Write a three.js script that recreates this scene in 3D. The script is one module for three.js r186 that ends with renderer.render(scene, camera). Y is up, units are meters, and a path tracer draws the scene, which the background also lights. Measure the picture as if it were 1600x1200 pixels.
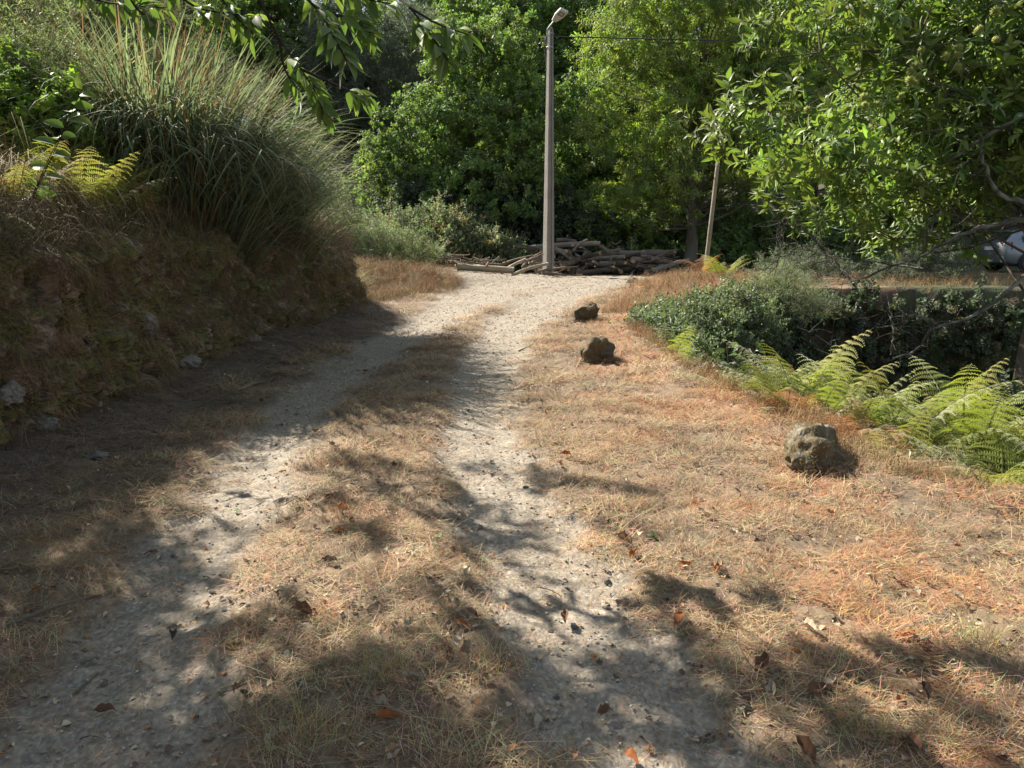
import * as THREE from 'three';
import { mergeGeometries } from 'three/addons/utils/BufferGeometryUtils.js';
import { createNoise2D, createNoise3D } from 'simplex-noise';

// ------------------------------------------------------------------ camera, sky, sun, exposure
const scene = new THREE.Scene();
const camera = new THREE.PerspectiveCamera(53.1, 4 / 3, 0.05, 1500);
camera.position.set(0, 1.6, 0);
camera.rotation.x = -Math.atan(210 / (600 / Math.tan(THREE.MathUtils.degToRad(26.55))));
const AZ = THREE.MathUtils.degToRad(47), EL = THREE.MathUtils.degToRad(41);   // sun ahead and to the left
const sunDir = new THREE.Vector3(-Math.sin(AZ) * Math.cos(EL), Math.sin(EL), -Math.cos(AZ) * Math.cos(EL));
{ // clear, slightly hazy morning sky: paler towards the horizon, a glow round the sun
  const W = 512, Hh = 256, data = new Float32Array(W * Hh * 4), v = new THREE.Vector3();
  for (let j = 0; j < Hh; j++) for (let i = 0; i < W; i++) {
    const el = ((j + 0.5) / Hh - 0.5) * Math.PI, az = ((i + 0.5) / W - 0.5) * 2 * Math.PI, y = Math.sin(el);
    v.set(Math.cos(az) * Math.cos(el), y, Math.sin(az) * Math.cos(el));
    const c = Math.max(0, v.dot(sunDir)), h = Math.pow(1 - Math.max(0, y), 3), g = 0.26 * Math.pow(c, 6) + 0.9 * Math.pow(c, 40), o = (j * W + i) * 4;
    data[o] = 0.12 + 0.15 * h + g; data[o + 1] = 0.158 + 0.134 * h + 0.93 * g; data[o + 2] = 0.212 + 0.1 * h + 0.8 * g; data[o + 3] = 1;
  }
  const t = new THREE.DataTexture(data, W, Hh, THREE.RGBAFormat, THREE.FloatType);
  t.mapping = THREE.EquirectangularReflectionMapping; t.magFilter = t.minFilter = THREE.LinearFilter; t.wrapS = THREE.RepeatWrapping; t.needsUpdate = true;
  scene.background = t; scene.environment = t;
}
const sun = new THREE.DirectionalLight(new THREE.Color().setRGB(1, 0.925, 0.8), 5);
sun.name = 'sun'; sun.position.copy(sunDir).multiplyScalar(80).add(new THREE.Vector3(0, 0, -14)); sun.target.position.set(0, 0, -14);
sun.castShadow = true; sun.shadow.mapSize.set(4096, 4096); sun.shadow.radius = 0.8;
Object.assign(sun.shadow.camera, { left: -40, right: 40, top: 40, bottom: -40, near: 1, far: 200 });
scene.add(sun, sun.target);
const renderer = new THREE.WebGLRenderer({ antialias: true });
renderer.toneMapping = THREE.LinearToneMapping;
renderer.toneMappingExposure = 2.95;
renderer.shadowMap.enabled = true;

// ------------------------------------------------------------------ helpers
const rng = (s) => () => { s = (s + 0x6d2b79f5) | 0; let t = Math.imul(s ^ (s >>> 15), 1 | s); t = (t + Math.imul(t ^ (t >>> 7), 61 | t)) ^ t; return ((t ^ (t >>> 14)) >>> 0) / 4294967296; };
const V = (x, y, z) => new THREE.Vector3(x, y, z);
const n2 = createNoise2D(rng(11)), n3 = createNoise3D(rng(12));
const clamp = (x, a = 0, b = 1) => Math.min(b, Math.max(a, x));
const ss = (a, b, x) => { const t = clamp((x - a) / (b - a)); return t * t * (3 - 2 * t); };
const mix = (a, b, t) => a + (b - a) * t;
const mix3 = (a, b, t) => [mix(a[0], b[0], t), mix(a[1], b[1], t), mix(a[2], b[2], t)];
const fbm = (x, y, o = 4) => { let s = 0, a = 0.5; for (let i = 0; i < o; i++) { s += a * n2(x, y); x = x * 2.03 + 7.1; y = y * 2.03 - 3.7; a *= 0.5; } return s; };
function lerpTable(t, x) { // [[x, y], ...]
  if (x <= t[0][0]) return t[0][1];
  for (let i = 1; i < t.length; i++) if (x <= t[i][0]) return mix(t[i - 1][1], t[i][1], (x - t[i - 1][0]) / (t[i][0] - t[i - 1][0]));
  return t[t.length - 1][1];
}
const taken = {};
function numbered(name) { const n = taken[name] = (taken[name] ?? -1) + 1; return n ? `${name}_${String(n).padStart(3, '0')}` : name; }
function tag(o, label, category, group, kind) { Object.assign(o.userData, { label, category }); if (group) o.userData.group = group; if (kind) o.userData.kind = kind; return o; }
function thing(name, label, category, [x, y, z] = [0, 0, 0], turn = 0, group) { const o = new THREE.Group(); o.name = numbered(name); o.position.set(x, y, z); o.rotation.y = turn; scene.add(o); return tag(o, label, category, group); }
function mesh(name, g, m, parent) { const o = new THREE.Mesh(g, m); o.name = parent ? name : numbered(name); (parent ?? scene).add(o); return o; }
// a point that stands at the given metres ahead of the camera's place, along the sight line through a spot of the picture
const F = 600 / Math.tan(THREE.MathUtils.degToRad(26.55)), PC = Math.cos(camera.rotation.x), PS = -Math.sin(camera.rotation.x);
function at(px, py, d) { const x = (px - 800) / F, y = -(py - 600) / F, k = d / (PC + y * PS); return V(x * k, 1.6 + (y * PC - PS) * k, -d); }

class GB { // collects triangles with colours
  constructor() { this.p = []; this.c = []; this.i = []; this.u = []; }
  get n() { return this.p.length / 3; }
  v(x, y, z, c, u = 0, w = 0) { this.p.push(x, y, z); this.c.push(c[0], c[1], c[2]); this.u.push(u, w); return this.n - 1; }
  tri(a, b, c) { this.i.push(a, b, c); }
  quad(a, b, c, d) { this.i.push(a, b, c, a, c, d); }
  // a leaf blade from o along dir, face up; profile 0 lanceolate, 1 oval
  leaf(o, dir, up, L, W, n, fold, curl, col, profile = 0, col2 = col) {
    const y = dir.clone().normalize(), x = V(0, 0, 0).crossVectors(y, up).normalize(), z = V(0, 0, 0).crossVectors(x, y).normalize();
    const rows = [];
    for (let k = 0; k <= n; k++) {
      const t = k / n, w = W * 0.5 * (profile ? Math.pow(Math.sin(Math.PI * Math.pow(t * 0.985 + 0.01, 0.8)), 0.75) : Math.sin(Math.PI * Math.pow(t * 0.97 + 0.02, 0.78)) * (1 - 0.25 * t));
      const by = L * (t - 0.12 * curl * t * t), bz = -L * curl * t * t * 0.55;
      const c = mix3(col, col2, t), put = (sx, dz) => { const q = o.clone().addScaledVector(y, by).addScaledVector(x, sx).addScaledVector(z, bz + dz); return this.v(q.x, q.y, q.z, c, t, 0.5 + sx); };
      if (k === 0 || k === n) rows.push([put(0, 0)]); else rows.push([put(-w, fold * w), put(0, 0), put(w, fold * w)]);
    }
    for (let k = 0; k < n; k++) {
      const a = rows[k], b = rows[k + 1];
      if (a.length === 1) { this.tri(a[0], b[1], b[0]); this.tri(a[0], b[2], b[1]); }
      else if (b.length === 1) { this.tri(a[0], a[1], b[0]); this.tri(a[1], a[2], b[0]); }
      else { this.quad(a[0], a[1], b[1], b[0]); this.quad(a[1], a[2], b[2], b[1]); }
    }
  }
  ribbon(pts, wid, side, col, col2 = col) {
    let prev = null;
    pts.forEach((q, k) => {
      const w = wid(k / (pts.length - 1)) / 2, c = mix3(col, col2, k / (pts.length - 1));
      const a = this.v(q.x - side.x * w, q.y - side.y * w, q.z - side.z * w, c), b = this.v(q.x + side.x * w, q.y + side.y * w, q.z + side.z * w, c);
      if (prev) this.quad(prev[0], prev[1], b, a);
      prev = [a, b];
    });
  }
  tube(pts, rad, sides, col, capCol, rough = 0, seed = 0) { // rad(t); closed ends when capCol is given
    const rings = [], N = pts.length;
    let ref = V(0.31, 0.2, 0.93);
    let len = 0;
    for (let k = 0; k < N; k++) {
      const t = V(0, 0, 0).subVectors(pts[Math.min(N - 1, k + 1)], pts[Math.max(0, k - 1)]).normalize();
      if (Math.abs(t.dot(ref)) > 0.95) ref = V(0.9, 0.3, 0.1);
      const a = V(0, 0, 0).crossVectors(t, ref).normalize(), b = V(0, 0, 0).crossVectors(t, a);
      ref = b.clone().cross(t).normalize().cross(t).negate();
      ref = V(0.31, 0.2, 0.93);
      if (k) len += pts[k].distanceTo(pts[k - 1]);
      const ring = [];
      for (let s = 0; s <= sides; s++) {
        const an = (s % sides) / sides * 2 * Math.PI, r = rad(k / (N - 1)) * (1 + (rough ? rough * n3(Math.cos(an) * 1.3 + seed, Math.sin(an) * 1.3, len * 3 + seed) : 0));
        const q = pts[k].clone().addScaledVector(a, Math.cos(an) * r).addScaledVector(b, Math.sin(an) * r);
        const c = typeof col === 'function' ? col(q, k / (N - 1)) : col;
        ring.push(this.v(q.x, q.y, q.z, c, s / sides, len));
      }
      rings.push(ring);
      if (k) for (let s = 0; s < sides; s++) this.quad(rings[k - 1][s], rings[k - 1][s + 1], ring[s + 1], ring[s]);
    }
    if (capCol) for (const e of [0, N - 1]) {
      const ring = rings[e].map((i) => this.v(this.p[i * 3], this.p[i * 3 + 1], this.p[i * 3 + 2], capCol));
      const m = this.v(pts[e].x, pts[e].y, pts[e].z, capCol);
      for (let s = 0; s < sides; s++) e ? this.tri(ring[s], ring[s + 1], m) : this.tri(ring[s + 1], ring[s], m);
    }
  }
  build() {
    const g = new THREE.BufferGeometry();
    g.setAttribute('position', new THREE.Float32BufferAttribute(this.p, 3));
    g.setAttribute('color', new THREE.Float32BufferAttribute(this.c, 3));
    g.setAttribute('uv', new THREE.Float32BufferAttribute(this.u, 2));
    g.setIndex(this.i); g.computeVertexNormals();
    return g;
  }
}
const curvePts = (pts, n) => new THREE.CatmullRomCurve3(pts, false, 'centripetal').getPoints(n);

function canvasTex(W, H, fn, srgb = true) { // fn(u, v) -> linear rgb 0..1
  const data = new Uint8Array(W * H * 4), enc = (c) => Math.round(255 * (srgb ? (c <= 0.0031308 ? 12.92 * c : 1.055 * Math.pow(c, 1 / 2.4) - 0.055) : c));
  for (let j = 0; j < H; j++) for (let i = 0; i < W; i++) {
    const c = fn((i + 0.5) / W, (j + 0.5) / H, i, j), o = (j * W + i) * 4;
    data[o] = enc(clamp(c[0])); data[o + 1] = enc(clamp(c[1])); data[o + 2] = enc(clamp(c[2])); data[o + 3] = 255;
  }
  const t = new THREE.DataTexture(data, W, H); t.colorSpace = srgb ? THREE.SRGBColorSpace : THREE.NoColorSpace;
  t.magFilter = THREE.LinearFilter; t.minFilter = THREE.LinearMipmapLinearFilter; t.generateMipmaps = true; t.wrapS = t.wrapT = THREE.RepeatWrapping; t.needsUpdate = true;
  return t;
}
// noise that tiles on a torus, for repeating textures
const tile = (u, v, f, s = 0) => { const a = u * 2 * Math.PI, b = v * 2 * Math.PI, r = f / (2 * Math.PI); return 0.5 * (n3(Math.cos(a) * r + s, Math.sin(a) * r, Math.cos(b) * r * 0.93 + 5) + n3(Math.sin(b) * r + s, Math.cos(b) * r * 0.9, Math.sin(a) * r + Math.cos(a) * r * 0.7)); };

// ------------------------------------------------------------------ the lie of the land (x to the right, d metres ahead)
const bankLine = [[-4, -3.7], [3, -3.5], [5, -3.42], [5.4, -3.3], [6.5, -3.3], [8, -3.32], [9.7, -3.22], [11, -2.95], [13, -2.68], [13.8, -2.72], [14.3, -3.05], [14.8, -4.2], [15.2, -9]];
const xBank = (d) => lerpTable(bankLine, d);
const roadY = (d) => 0.85 * Math.pow(clamp(d / 20.5), 1.15);
const ditchPoly = [[1.85, 11.2], [1.95, 9.9], [2.05, 7.9], [2.2, 7], [2.45, 6.1], [2.45, 5.2], [2.6, 4.75], [3, 4.55], [4, 4.4], [7, 3.8], [14, 3.4], [30, 4], [30, 16.6], [12, 17.4], [8, 17.6], [6.2, 17.3], [5, 15.8], [3.6, 14.4], [2.5, 13]];
function insideDitch(x, d) { // signed metres inside the gully
  let inn = false, best = 1e9;
  for (let i = 0, j = ditchPoly.length - 1; i < ditchPoly.length; j = i++) {
    const [x1, y1] = ditchPoly[i], [x2, y2] = ditchPoly[j];
    if ((y1 > d) !== (y2 > d) && x < ((x2 - x1) * (d - y1)) / (y2 - y1) + x1) inn = !inn;
    const t = clamp(((x - x1) * (x2 - x1) + (d - y1) * (y2 - y1)) / ((x2 - x1) ** 2 + (y2 - y1) ** 2)), dx = x - x1 - t * (x2 - x1), dy = d - y1 - t * (y2 - y1);
    best = Math.min(best, dx * dx + dy * dy);
  }
  return (inn ? 1 : -1) * Math.sqrt(best);
}
const ltrack = [[-2, -1.2], [2.1, -1.27], [2.8, -1.44], [3.7, -1.57], [5.1, -1.76], [6.5, -1.86], [9, -1.82], [11.7, -1.47], [16.4, -0.65], [19.2, 0.3], [22, 1]];
const rtrack = [[-2, 0.8], [2.1, 0.49], [2.8, 0.3], [3.5, 0.12], [4.4, -0.04], [5.6, -0.19], [7, -0.33], [9, -0.3], [11.7, 0], [15.2, 0.6], [18.3, 1.5], [22, 2.6]];
const tW = [[0, 0.36], [6, 0.34], [10, 0.46], [14, 0.65], [17, 1.0], [20, 1.6]];
function trackMask(x, d) {
  const w = lerpTable(tW, d), j = 0.16 * fbm(x * 1.7, d * 1.2, 3);
  const f = (c) => 1 - ss(w * 0.55, w * 1.25, Math.abs(x - c) + j * 1.4);
  let m = Math.max(f(lerpTable(ltrack, d)), f(lerpTable(rtrack, d)));
  m = Math.max(m, ss(18.2, 19.4, d + j * 3) * (1 - ss(21.2, 22.2, d + 0.05 * x + j * 2)) * ss(-14, -9, x) * (1 - ss(3.6, 5.2, x + j * 4)) * 0.92);
  return m;
}
function inCorridor(x, d) { return x > Math.max(xBank(d) + 0.25, -9) && x < lerpTable([[0, 1.2], [4, 0.75], [7, 0.5], [9, 0.6], [13, 1.1], [18, 2.3], [22, 4.5]], d) && d > -3 && d < 22; }
function H(x, d) {
  let h = roadY(d);
  // between the tracks and on the verge the surface is a little higher, tracks are worn in
  h -= 0.05 * trackMask(x, d) * (1 - ss(16, 19, d));
  // cross road climbs to the left
  const left = ss(0.4, 1.9, lerpTable([[13, -4.2], [14.4, -2.75], [17.4, -1.15], [19.6, 0.9], [24, 3]], d) - x) * ss(13.8, 15.2, d);
  h = mix(h, 0.87 + 0.085 * Math.max(0, -x) + 0.03, left);
  // top of the cut bank
  const s = xBank(d) - x, m = 1 - ss(14.2, 15.6, d);
  if (s > 0) h = mix(h, 1.6 + 0.22 * Math.min(s, 5) + 0.12 * fbm(x * 0.8, d * 0.8, 3), ss(0.42, 0.62, s) * m);
  // toe of litter below it
  h += 0.16 * (1 - ss(0, 0.75, x - xBank(d))) * m * (s < 0.3 ? 1 : 0);
  // right: gully
  const q = insideDitch(x, d), far = ss(14, 20, d);
  h += 0.34 * Math.exp(-(((x - 4.3) / 1.5) ** 2) - ((d - 16.6) / 1.1) ** 2);
  if (q > -0.6) h = mix(h, -1.95 + 0.25 * fbm(x, d, 3), ss(-0.12, mix(0.8, 0.45, far), q + 0.16 * fbm(x * 1.3, d * 1.3, 2)));
  h += 0.07 * Math.exp(-(((q + 0.35) / 0.3) ** 2)) * (1 - far);
  // beyond the cross road the wooded slope climbs
  const up = Math.max(0, d - 35), w = 1 + 0.25 * n2(x * 0.02, 3);
  h += up * 0.3 * w * ss(0, 14, up) + 0.5 * ss(4, 20, up) * fbm(x * 0.1, d * 0.1, 3);
  h += Math.max(0, -x - 14) * 0.22 * ss(8, 30, d) ;
  if (d > 100) h = mix(h, 34, ss(100, 180, d));
  return h;
}
const rough = (x, d) => 0.022 * fbm(x * 2.2, d * 2.2, 3) + 0.016 * n2(x * 11, d * 11) * (1 - 0.6 * trackMask(x, d)) + 0.007 * n2(x * 27, d * 27);
const HH = (x, d) => H(x, d) + (d < 24 && Math.abs(x) < 12 ? rough(x, d) : 0);
const gp = (x, d, lift = 0) => V(x, HH(x, d) + lift, -d);

// what covers the ground, as weights
function cover(x, d) {
  const tr = trackMask(x, d), n = fbm(x * 0.9 + 3, d * 0.9, 4), k = fbm(x * 3.1, d * 3.1 + 9, 3);
  const q = insideDitch(x, d);
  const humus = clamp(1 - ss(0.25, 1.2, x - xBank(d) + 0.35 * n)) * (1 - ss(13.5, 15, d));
  const right = ss(0.2, 0.9, x - lerpTable([[0, 1.0], [4, 0.65], [7, 0.3], [9, 0.3], [13, 0.9], [18, 2.2], [22, 4.5]], d) + 0.4 * n);
  const red = clamp(right * ss(-0.15, 0.35, n + 0.35 * k + 0.35 * ss(-1.2, -0.1, q) * ss(4.5, 6, d)) + 0.8 * ss(0.1, 0.45, k) * ss(0.0, 0.3, n));
  return { tr, humus, red, right, n, k, q };
}
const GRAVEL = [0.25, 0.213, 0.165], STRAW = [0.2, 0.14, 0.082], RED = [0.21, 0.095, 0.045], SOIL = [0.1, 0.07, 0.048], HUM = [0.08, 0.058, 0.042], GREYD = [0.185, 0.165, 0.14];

const GW = 17, GD = 24, GX0 = -8;      // mapped rectangle: x from -8 to 9, d from 0 to 24
const groundMap = canvasTex(2048, 2048, (u, v) => {
  const x = GX0 + u * GW, d = v * GD, c = cover(x, d);
  const f1 = n2(x * 23, d * 23), f2 = n2(x * 61, d * 61), f3 = n2(x * 7.3, d * 6.1), st = n2(x * 90, d * 19) * 0.5 + n2(x * 21, d * 83) * 0.5;
  let col = mix3(STRAW, SOIL, clamp(0.42 - 0.5 * c.n + 0.55 * f3 * 0.6 + 0.25 * f1));
  col = mix3(col, RED, c.red * 0.62 * clamp(0.55 + 0.6 * f3));
  let g = mix3(GRAVEL, GREYD, clamp(0.45 + 0.5 * f3));
  g = g.map((q) => q * (1 + 0.1 * f1 + 0.12 * f2));
  if (f2 > 0.72) g = mix3(g, [0.36, 0.34, 0.3], 0.6);
  if (f1 > 0.55 && f2 < -0.2) g = mix3(g, SOIL, 0.5);
  g = mix3(g, STRAW, clamp(0.25 + 0.6 * st + 0.3 * c.k) * 0.55);
  col = mix3(col, g, clamp(c.tr * 1.15 + 0.25 * f3 * c.tr * (1 - c.tr)));
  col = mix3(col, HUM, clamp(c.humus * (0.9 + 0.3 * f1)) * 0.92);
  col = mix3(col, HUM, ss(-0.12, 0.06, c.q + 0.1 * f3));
  const b = clamp(1 + 0.26 * f1 + 0.34 * st + 0.2 * f2, 0.35, 1.8);
  return col.map((q) => q * b);
});
groundMap.wrapS = groundMap.wrapT = THREE.ClampToEdgeWrapping;
groundMap.repeat.set(1 / GW, 1 / GD); groundMap.offset.set(-GX0 / GW, 0);
const grit = canvasTex(1024, 1024, (u, v) => { const h = 0.5 + 0.26 * tile(u, v, 24, 3) + 0.24 * tile(u, v, 60, 1) + 0.1 * tile(u, v, 110, 2); return [h, h, h]; }, false);
grit.repeat.set(0.8, 0.8);
const forestFloor = canvasTex(512, 512, (u, v) => { const a = tile(u, v, 9, 4), b = tile(u, v, 34, 7), c = tile(u, v, 90, 2); const q = mix3([0.075, 0.06, 0.035], [0.05, 0.07, 0.025], clamp(0.5 + a)); return q.map((z) => z * (1 + 0.4 * b + 0.4 * c)); });
forestFloor.repeat.set(0.22, 0.22);
const M = {};
const std = (o) => new THREE.MeshStandardMaterial({ roughness: 0.95, ...o });
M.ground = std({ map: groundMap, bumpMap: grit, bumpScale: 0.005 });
M.forest = std({ map: forestFloor, bumpMap: grit, bumpScale: 0.03 });

{ // one sheet, finer near the camera, split into track, open ground and wooded slope along its own edges
  const xs = [], ds = [];
  for (let x = -400; x <= 400;) { xs.push(x); const a = Math.abs(x - 0.2); x += a < 3.4 ? 0.05 : a < 9 ? 0.12 : a < 20 ? 0.5 : a < 60 ? 3 : 25; }
  for (let d = -60; d <= 900;) { ds.push(d); d += d < -6 ? 8 : d < 0 ? 0.5 : d < 7 ? 0.05 : d < 12 ? 0.08 : d < 24 ? 0.14 : d < 50 ? 1 : d < 120 ? 4 : 40; }
  const P = [], U = [], sets = { dirt_track: [], ground: [], hillside: [] };
  for (const d of ds) for (const x of xs) { P.push(x, HH(x, d), -d); U.push(x, d); }
  const nx = xs.length;
  for (let j = 0; j < ds.length - 1; j++) for (let i = 0; i < nx - 1; i++) {
    const xm = (xs[i] + xs[i + 1]) / 2, dm = (ds[j] + ds[j + 1]) / 2, a = j * nx + i;
    const k = xm < GX0 + 0.2 || xm > GX0 + GW - 0.2 || dm < 0 || dm > GD - 0.1 ? 'hillside' : inCorridor(xm, dm) || (dm > 18.5 && dm < 22 && xm < 5) ? 'dirt_track' : 'ground';
    sets[k].push(a, a + 1, a + nx + 1, a, a + nx + 1, a + nx);
  }
  const base = new THREE.BufferGeometry();
  base.setAttribute('position', new THREE.Float32BufferAttribute(P, 3)); base.setAttribute('uv', new THREE.Float32BufferAttribute(U, 2));
  const all = []; for (const k in sets) for (const i of sets[k]) all.push(i);
  base.setIndex(all); base.computeVertexNormals();
  const N = base.getAttribute('normal').array;
  for (const k in sets) { // keep only the vertices each piece uses
    const map = new Map(), p = [], u = [], n = [], idx = [];
    for (const i of sets[k]) { if (!map.has(i)) { map.set(i, p.length / 3); p.push(P[3 * i], P[3 * i + 1], P[3 * i + 2]); u.push(U[2 * i], U[2 * i + 1]); n.push(N[3 * i], N[3 * i + 1], N[3 * i + 2]); } idx.push(map.get(i)); }
    const g = new THREE.BufferGeometry();
    g.setAttribute('position', new THREE.Float32BufferAttribute(p, 3)); g.setAttribute('uv', new THREE.Float32BufferAttribute(u, 2)); g.setAttribute('normal', new THREE.Float32BufferAttribute(n, 3)); g.setIndex(idx);
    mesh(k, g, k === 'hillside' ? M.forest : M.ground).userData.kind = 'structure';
  }
}
console.log('ground done');

// ------------------------------------------------------------------ cut earth bank on the left
const bankMap = canvasTex(1024, 1024, (u, v) => {
  const a = tile(u, v, 8, 1), b = tile(u, v, 26, 2), c = tile(u, v, 80, 3), e = tile(u, v, 170, 8);
  let q = mix3([0.17, 0.105, 0.06], [0.13, 0.12, 0.035], clamp(0.5 + 2.4 * a));
  q = mix3(q, [0.27, 0.19, 0.125], clamp(b * 2.4 - 0.3)); q = mix3(q, [0.06, 0.045, 0.032], clamp(0.2 - 2.2 * c) * 0.8);
  return q.map((z) => z * (1 + 0.5 * e));
});
bankMap.repeat.set(0.4, 0.4);
M.bank = std({ map: bankMap, bumpMap: grit, bumpScale: 0.03 });
const bankCurve = new THREE.CatmullRomCurve3([[-3.9, -3], [-3.55, 1], [-3.5, 3], [-3.42, 5], [-3.3, 6.5], [-3.32, 8], [-3.22, 9.7], [-2.95, 11], [-2.7, 12.9], [-2.72, 13.6], [-3.05, 14.25], [-3.9, 14.7], [-5.2, 15], [-8, 15.2]].map(([x, d]) => V(x, 0, -d)), false, 'centripetal');
function bankPoint(u, v, off = 0) { // u along, v 0 foot .. 1 crest .. 1.35 back on top
  const b = bankCurve.getPointAt(u), t = bankCurve.getTangentAt(u), out = V(-t.z, 0, t.x).normalize(); // out of the bank, towards the track
  const d = -b.z, foot = roadY(Math.min(d, 14.5)) - 0.12, drop = ss(0.86, 0.97, u) * 0.28;
  const top = 1.72 - drop * 1.5 + 0.09 * n2(u * 30, 2) + 0.05 * n2(u * 90, 4);
  let s, y;
  if (v < 1) { y = mix(foot, top, v); s = -0.12 + 0.34 * Math.pow(v, 1.3) + 0.12 * ss(0.9, 1, v); } else { s = 0.34 + (v - 1) * 2.2; y = top + 0.2 * (s - 0.34) + 0.03; }
  const L = u * 22, big = 0.1 * n3(L * 0.8, y * 0.8, 0) + 0.07 * n3(L * 2.4, y * 1.2, 4) - 0.13 * ss(0.25, 0.6, n3(L * 3.4, y * 2.2, 20)) - 0.1 * ss(0.3, 0.6, n3(L * 8, y * 4, 33)) + 0.06 * ss(0.82, 0.94, v) * (0.7 + n3(L * 1.8, 0, 50)) + 0.08 * n3(L * 5, y * 4.4, 8) + 0.045 * n3(L * 12, y * 9, 1);
  s -= (big + off) * (v < 1 ? ss(-0.05, 0.2, v) * 0.9 + 0.1 : 0.4);
  const p = b.clone().addScaledVector(out, -s); p.y = y + (v >= 1 ? big * 0.3 : 0);
  p.out = out;
  return p;
}
{
  const nu = 620, nv = 62, P = [], U = [], I = [];
  for (let i = 0; i <= nu; i++) for (let j = 0; j <= nv; j++) { const v = j / nv * 1.4, p = bankPoint(i / nu, v); P.push(p.x, p.y, p.z); U.push(i / nu * 22, v * 1.5); }
  for (let i = 0; i < nu; i++) for (let j = 0; j < nv; j++) { const a = i * (nv + 1) + j; I.push(a, a + nv + 1, a + nv + 2, a, a + nv + 2, a + 1); }
  const g = new THREE.BufferGeometry(); g.setAttribute('position', new THREE.Float32BufferAttribute(P, 3)); g.setAttribute('uv', new THREE.Float32BufferAttribute(U, 2)); g.setIndex(I); g.computeVertexNormals();
  mesh('earth_bank', g, M.bank).userData.kind = 'structure';
}

// ------------------------------------------------------------------ foliage materials
const leafMat = (t, o = {}) => new THREE.MeshPhysicalMaterial({ color: 0xffffff, vertexColors: true, roughness: 1, transmission: t, thickness: 0, ior: 1.4, side: THREE.DoubleSide, clearcoat: 0.18, clearcoatRoughness: 0.42, ...o });
M.leaf = leafMat(0.55);
M.gloss = leafMat(0.54, { clearcoat: 0.4, clearcoatRoughness: 0.36 });
M.blade = leafMat(0.5, { clearcoat: 0.06, clearcoatRoughness: 0.45 });
M.dry = leafMat(0.22, { clearcoat: 0 });
M.straw = std({ vertexColors: true, side: THREE.DoubleSide, roughness: 0.85 });
M.bark = std({ vertexColors: true, bumpMap: grit, bumpScale: 0.02 });
M.wood = std({ vertexColors: true });
const up = V(0, 1, 0);
const rdir = (r) => { const z = r() * 2 - 1, a = r() * 6.2832, q = Math.sqrt(1 - z * z); return V(q * Math.cos(a), z, q * Math.sin(a)); };

// a twig along +y with leaves
function sprig(seed, o) {
  const r = rng(seed), b = new GB(), { n, L, W, len, rows = 3, droop = 0.5, spread = 1.0, profile = 1, fold = 0.25, col, vary = 0.25, side = 0 } = o;
  const twigs = [[V(0, 0, 0), V(0, 1, 0), len]];
  for (let k = 0; k < side; k++) { const t = 0.2 + 0.6 * k / side, a = k * 2.4 + r(); twigs.push([V(0, len * t, 0), V(Math.cos(a) * 0.9, 0.6, Math.sin(a) * 0.9).normalize(), len * (0.6 - 0.3 * t)]); }
  for (const [o0, dir, l] of twigs) {
    const bend = rdir(r).multiplyScalar(l * 0.12), pt = (t) => o0.clone().addScaledVector(dir, l * t).addScaledVector(bend, t * t);
    b.tube([pt(0), pt(0.5), pt(1)], (t) => o.twig * (1 - 0.7 * t), 3, [0.12, 0.08, 0.05]);
    const m = Math.max(2, Math.round(n * l / (len * (1 + side * 0.42))));
    for (let k = 0; k < m; k++) {
      const t = 0.12 + 0.88 * (k + 0.5 * r()) / m, a = k * 2.4 + r() * 0.6, rad = V(Math.cos(a), 0, Math.sin(a));
      rad.addScaledVector(dir, -rad.dot(dir)).normalize();
      const out = dir.clone().multiplyScalar(0.35 + 0.5 * t).addScaledVector(rad, spread * (1.05 - 0.45 * t)).addScaledVector(rdir(r), 0.3).normalize();
      const sc = (0.65 + 0.5 * r()) * (t > 0.9 ? 0.8 : 1), v = 1 + vary * (r() * 2 - 1), yel = 0.9 + 0.25 * r(), c = [col[0] * v * yel, col[1] * v, col[2] * v];
      b.leaf(pt(t), out, dir.clone().addScaledVector(rad, -0.4).addScaledVector(rdir(r), 0.35), L * sc, W * sc, rows, fold, droop * (0.5 + r()), c, profile);
    }
  }
  return b.build();
}
const species = {
  broad: { n: 34, L: 0.13, W: 0.075, len: 0.42, side: 3, twig: 0.006, col: [0.145, 0.245, 0.036] },
  fine: { n: 60, L: 0.09, W: 0.022, len: 0.5, side: 4, twig: 0.005, rows: 2, profile: 0, col: [0.13, 0.17, 0.08] },
  chestnut: { n: 15, L: 0.17, W: 0.056, len: 0.26, side: 1, twig: 0.005, rows: 4, profile: 0, droop: 0.55, col: [0.155, 0.25, 0.032], fold: 0.35 },
  chestnutFar: { n: 34, L: 0.155, W: 0.052, len: 0.4, side: 2, twig: 0.006, rows: 2, profile: 0, droop: 0.5, col: [0.17, 0.27, 0.032], fold: 0.3 },
  bramble: { n: 26, L: 0.075, W: 0.05, len: 0.34, side: 2, twig: 0.004, rows: 2, col: [0.1, 0.145, 0.05], droop: 0.3 },
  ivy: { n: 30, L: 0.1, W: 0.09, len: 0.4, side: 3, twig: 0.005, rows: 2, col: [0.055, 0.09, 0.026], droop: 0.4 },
};
const sprigs = {};
for (const k in species) sprigs[k] = [1, 2, 3].map((s) => sprig(s * 31 + k.length, species[k]));

const _m = new THREE.Matrix4(), _q = new THREE.Quaternion(), _s = V(1, 1, 1);
function place(p, dir, scale, spin) { // +y along dir
  _q.setFromUnitVectors(up, dir); const s = new THREE.Quaternion().setFromAxisAngle(up, spin); _q.multiply(s);
  return new THREE.Matrix4().compose(p, _q, _s.clone().set(scale, scale, scale));
}
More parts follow.
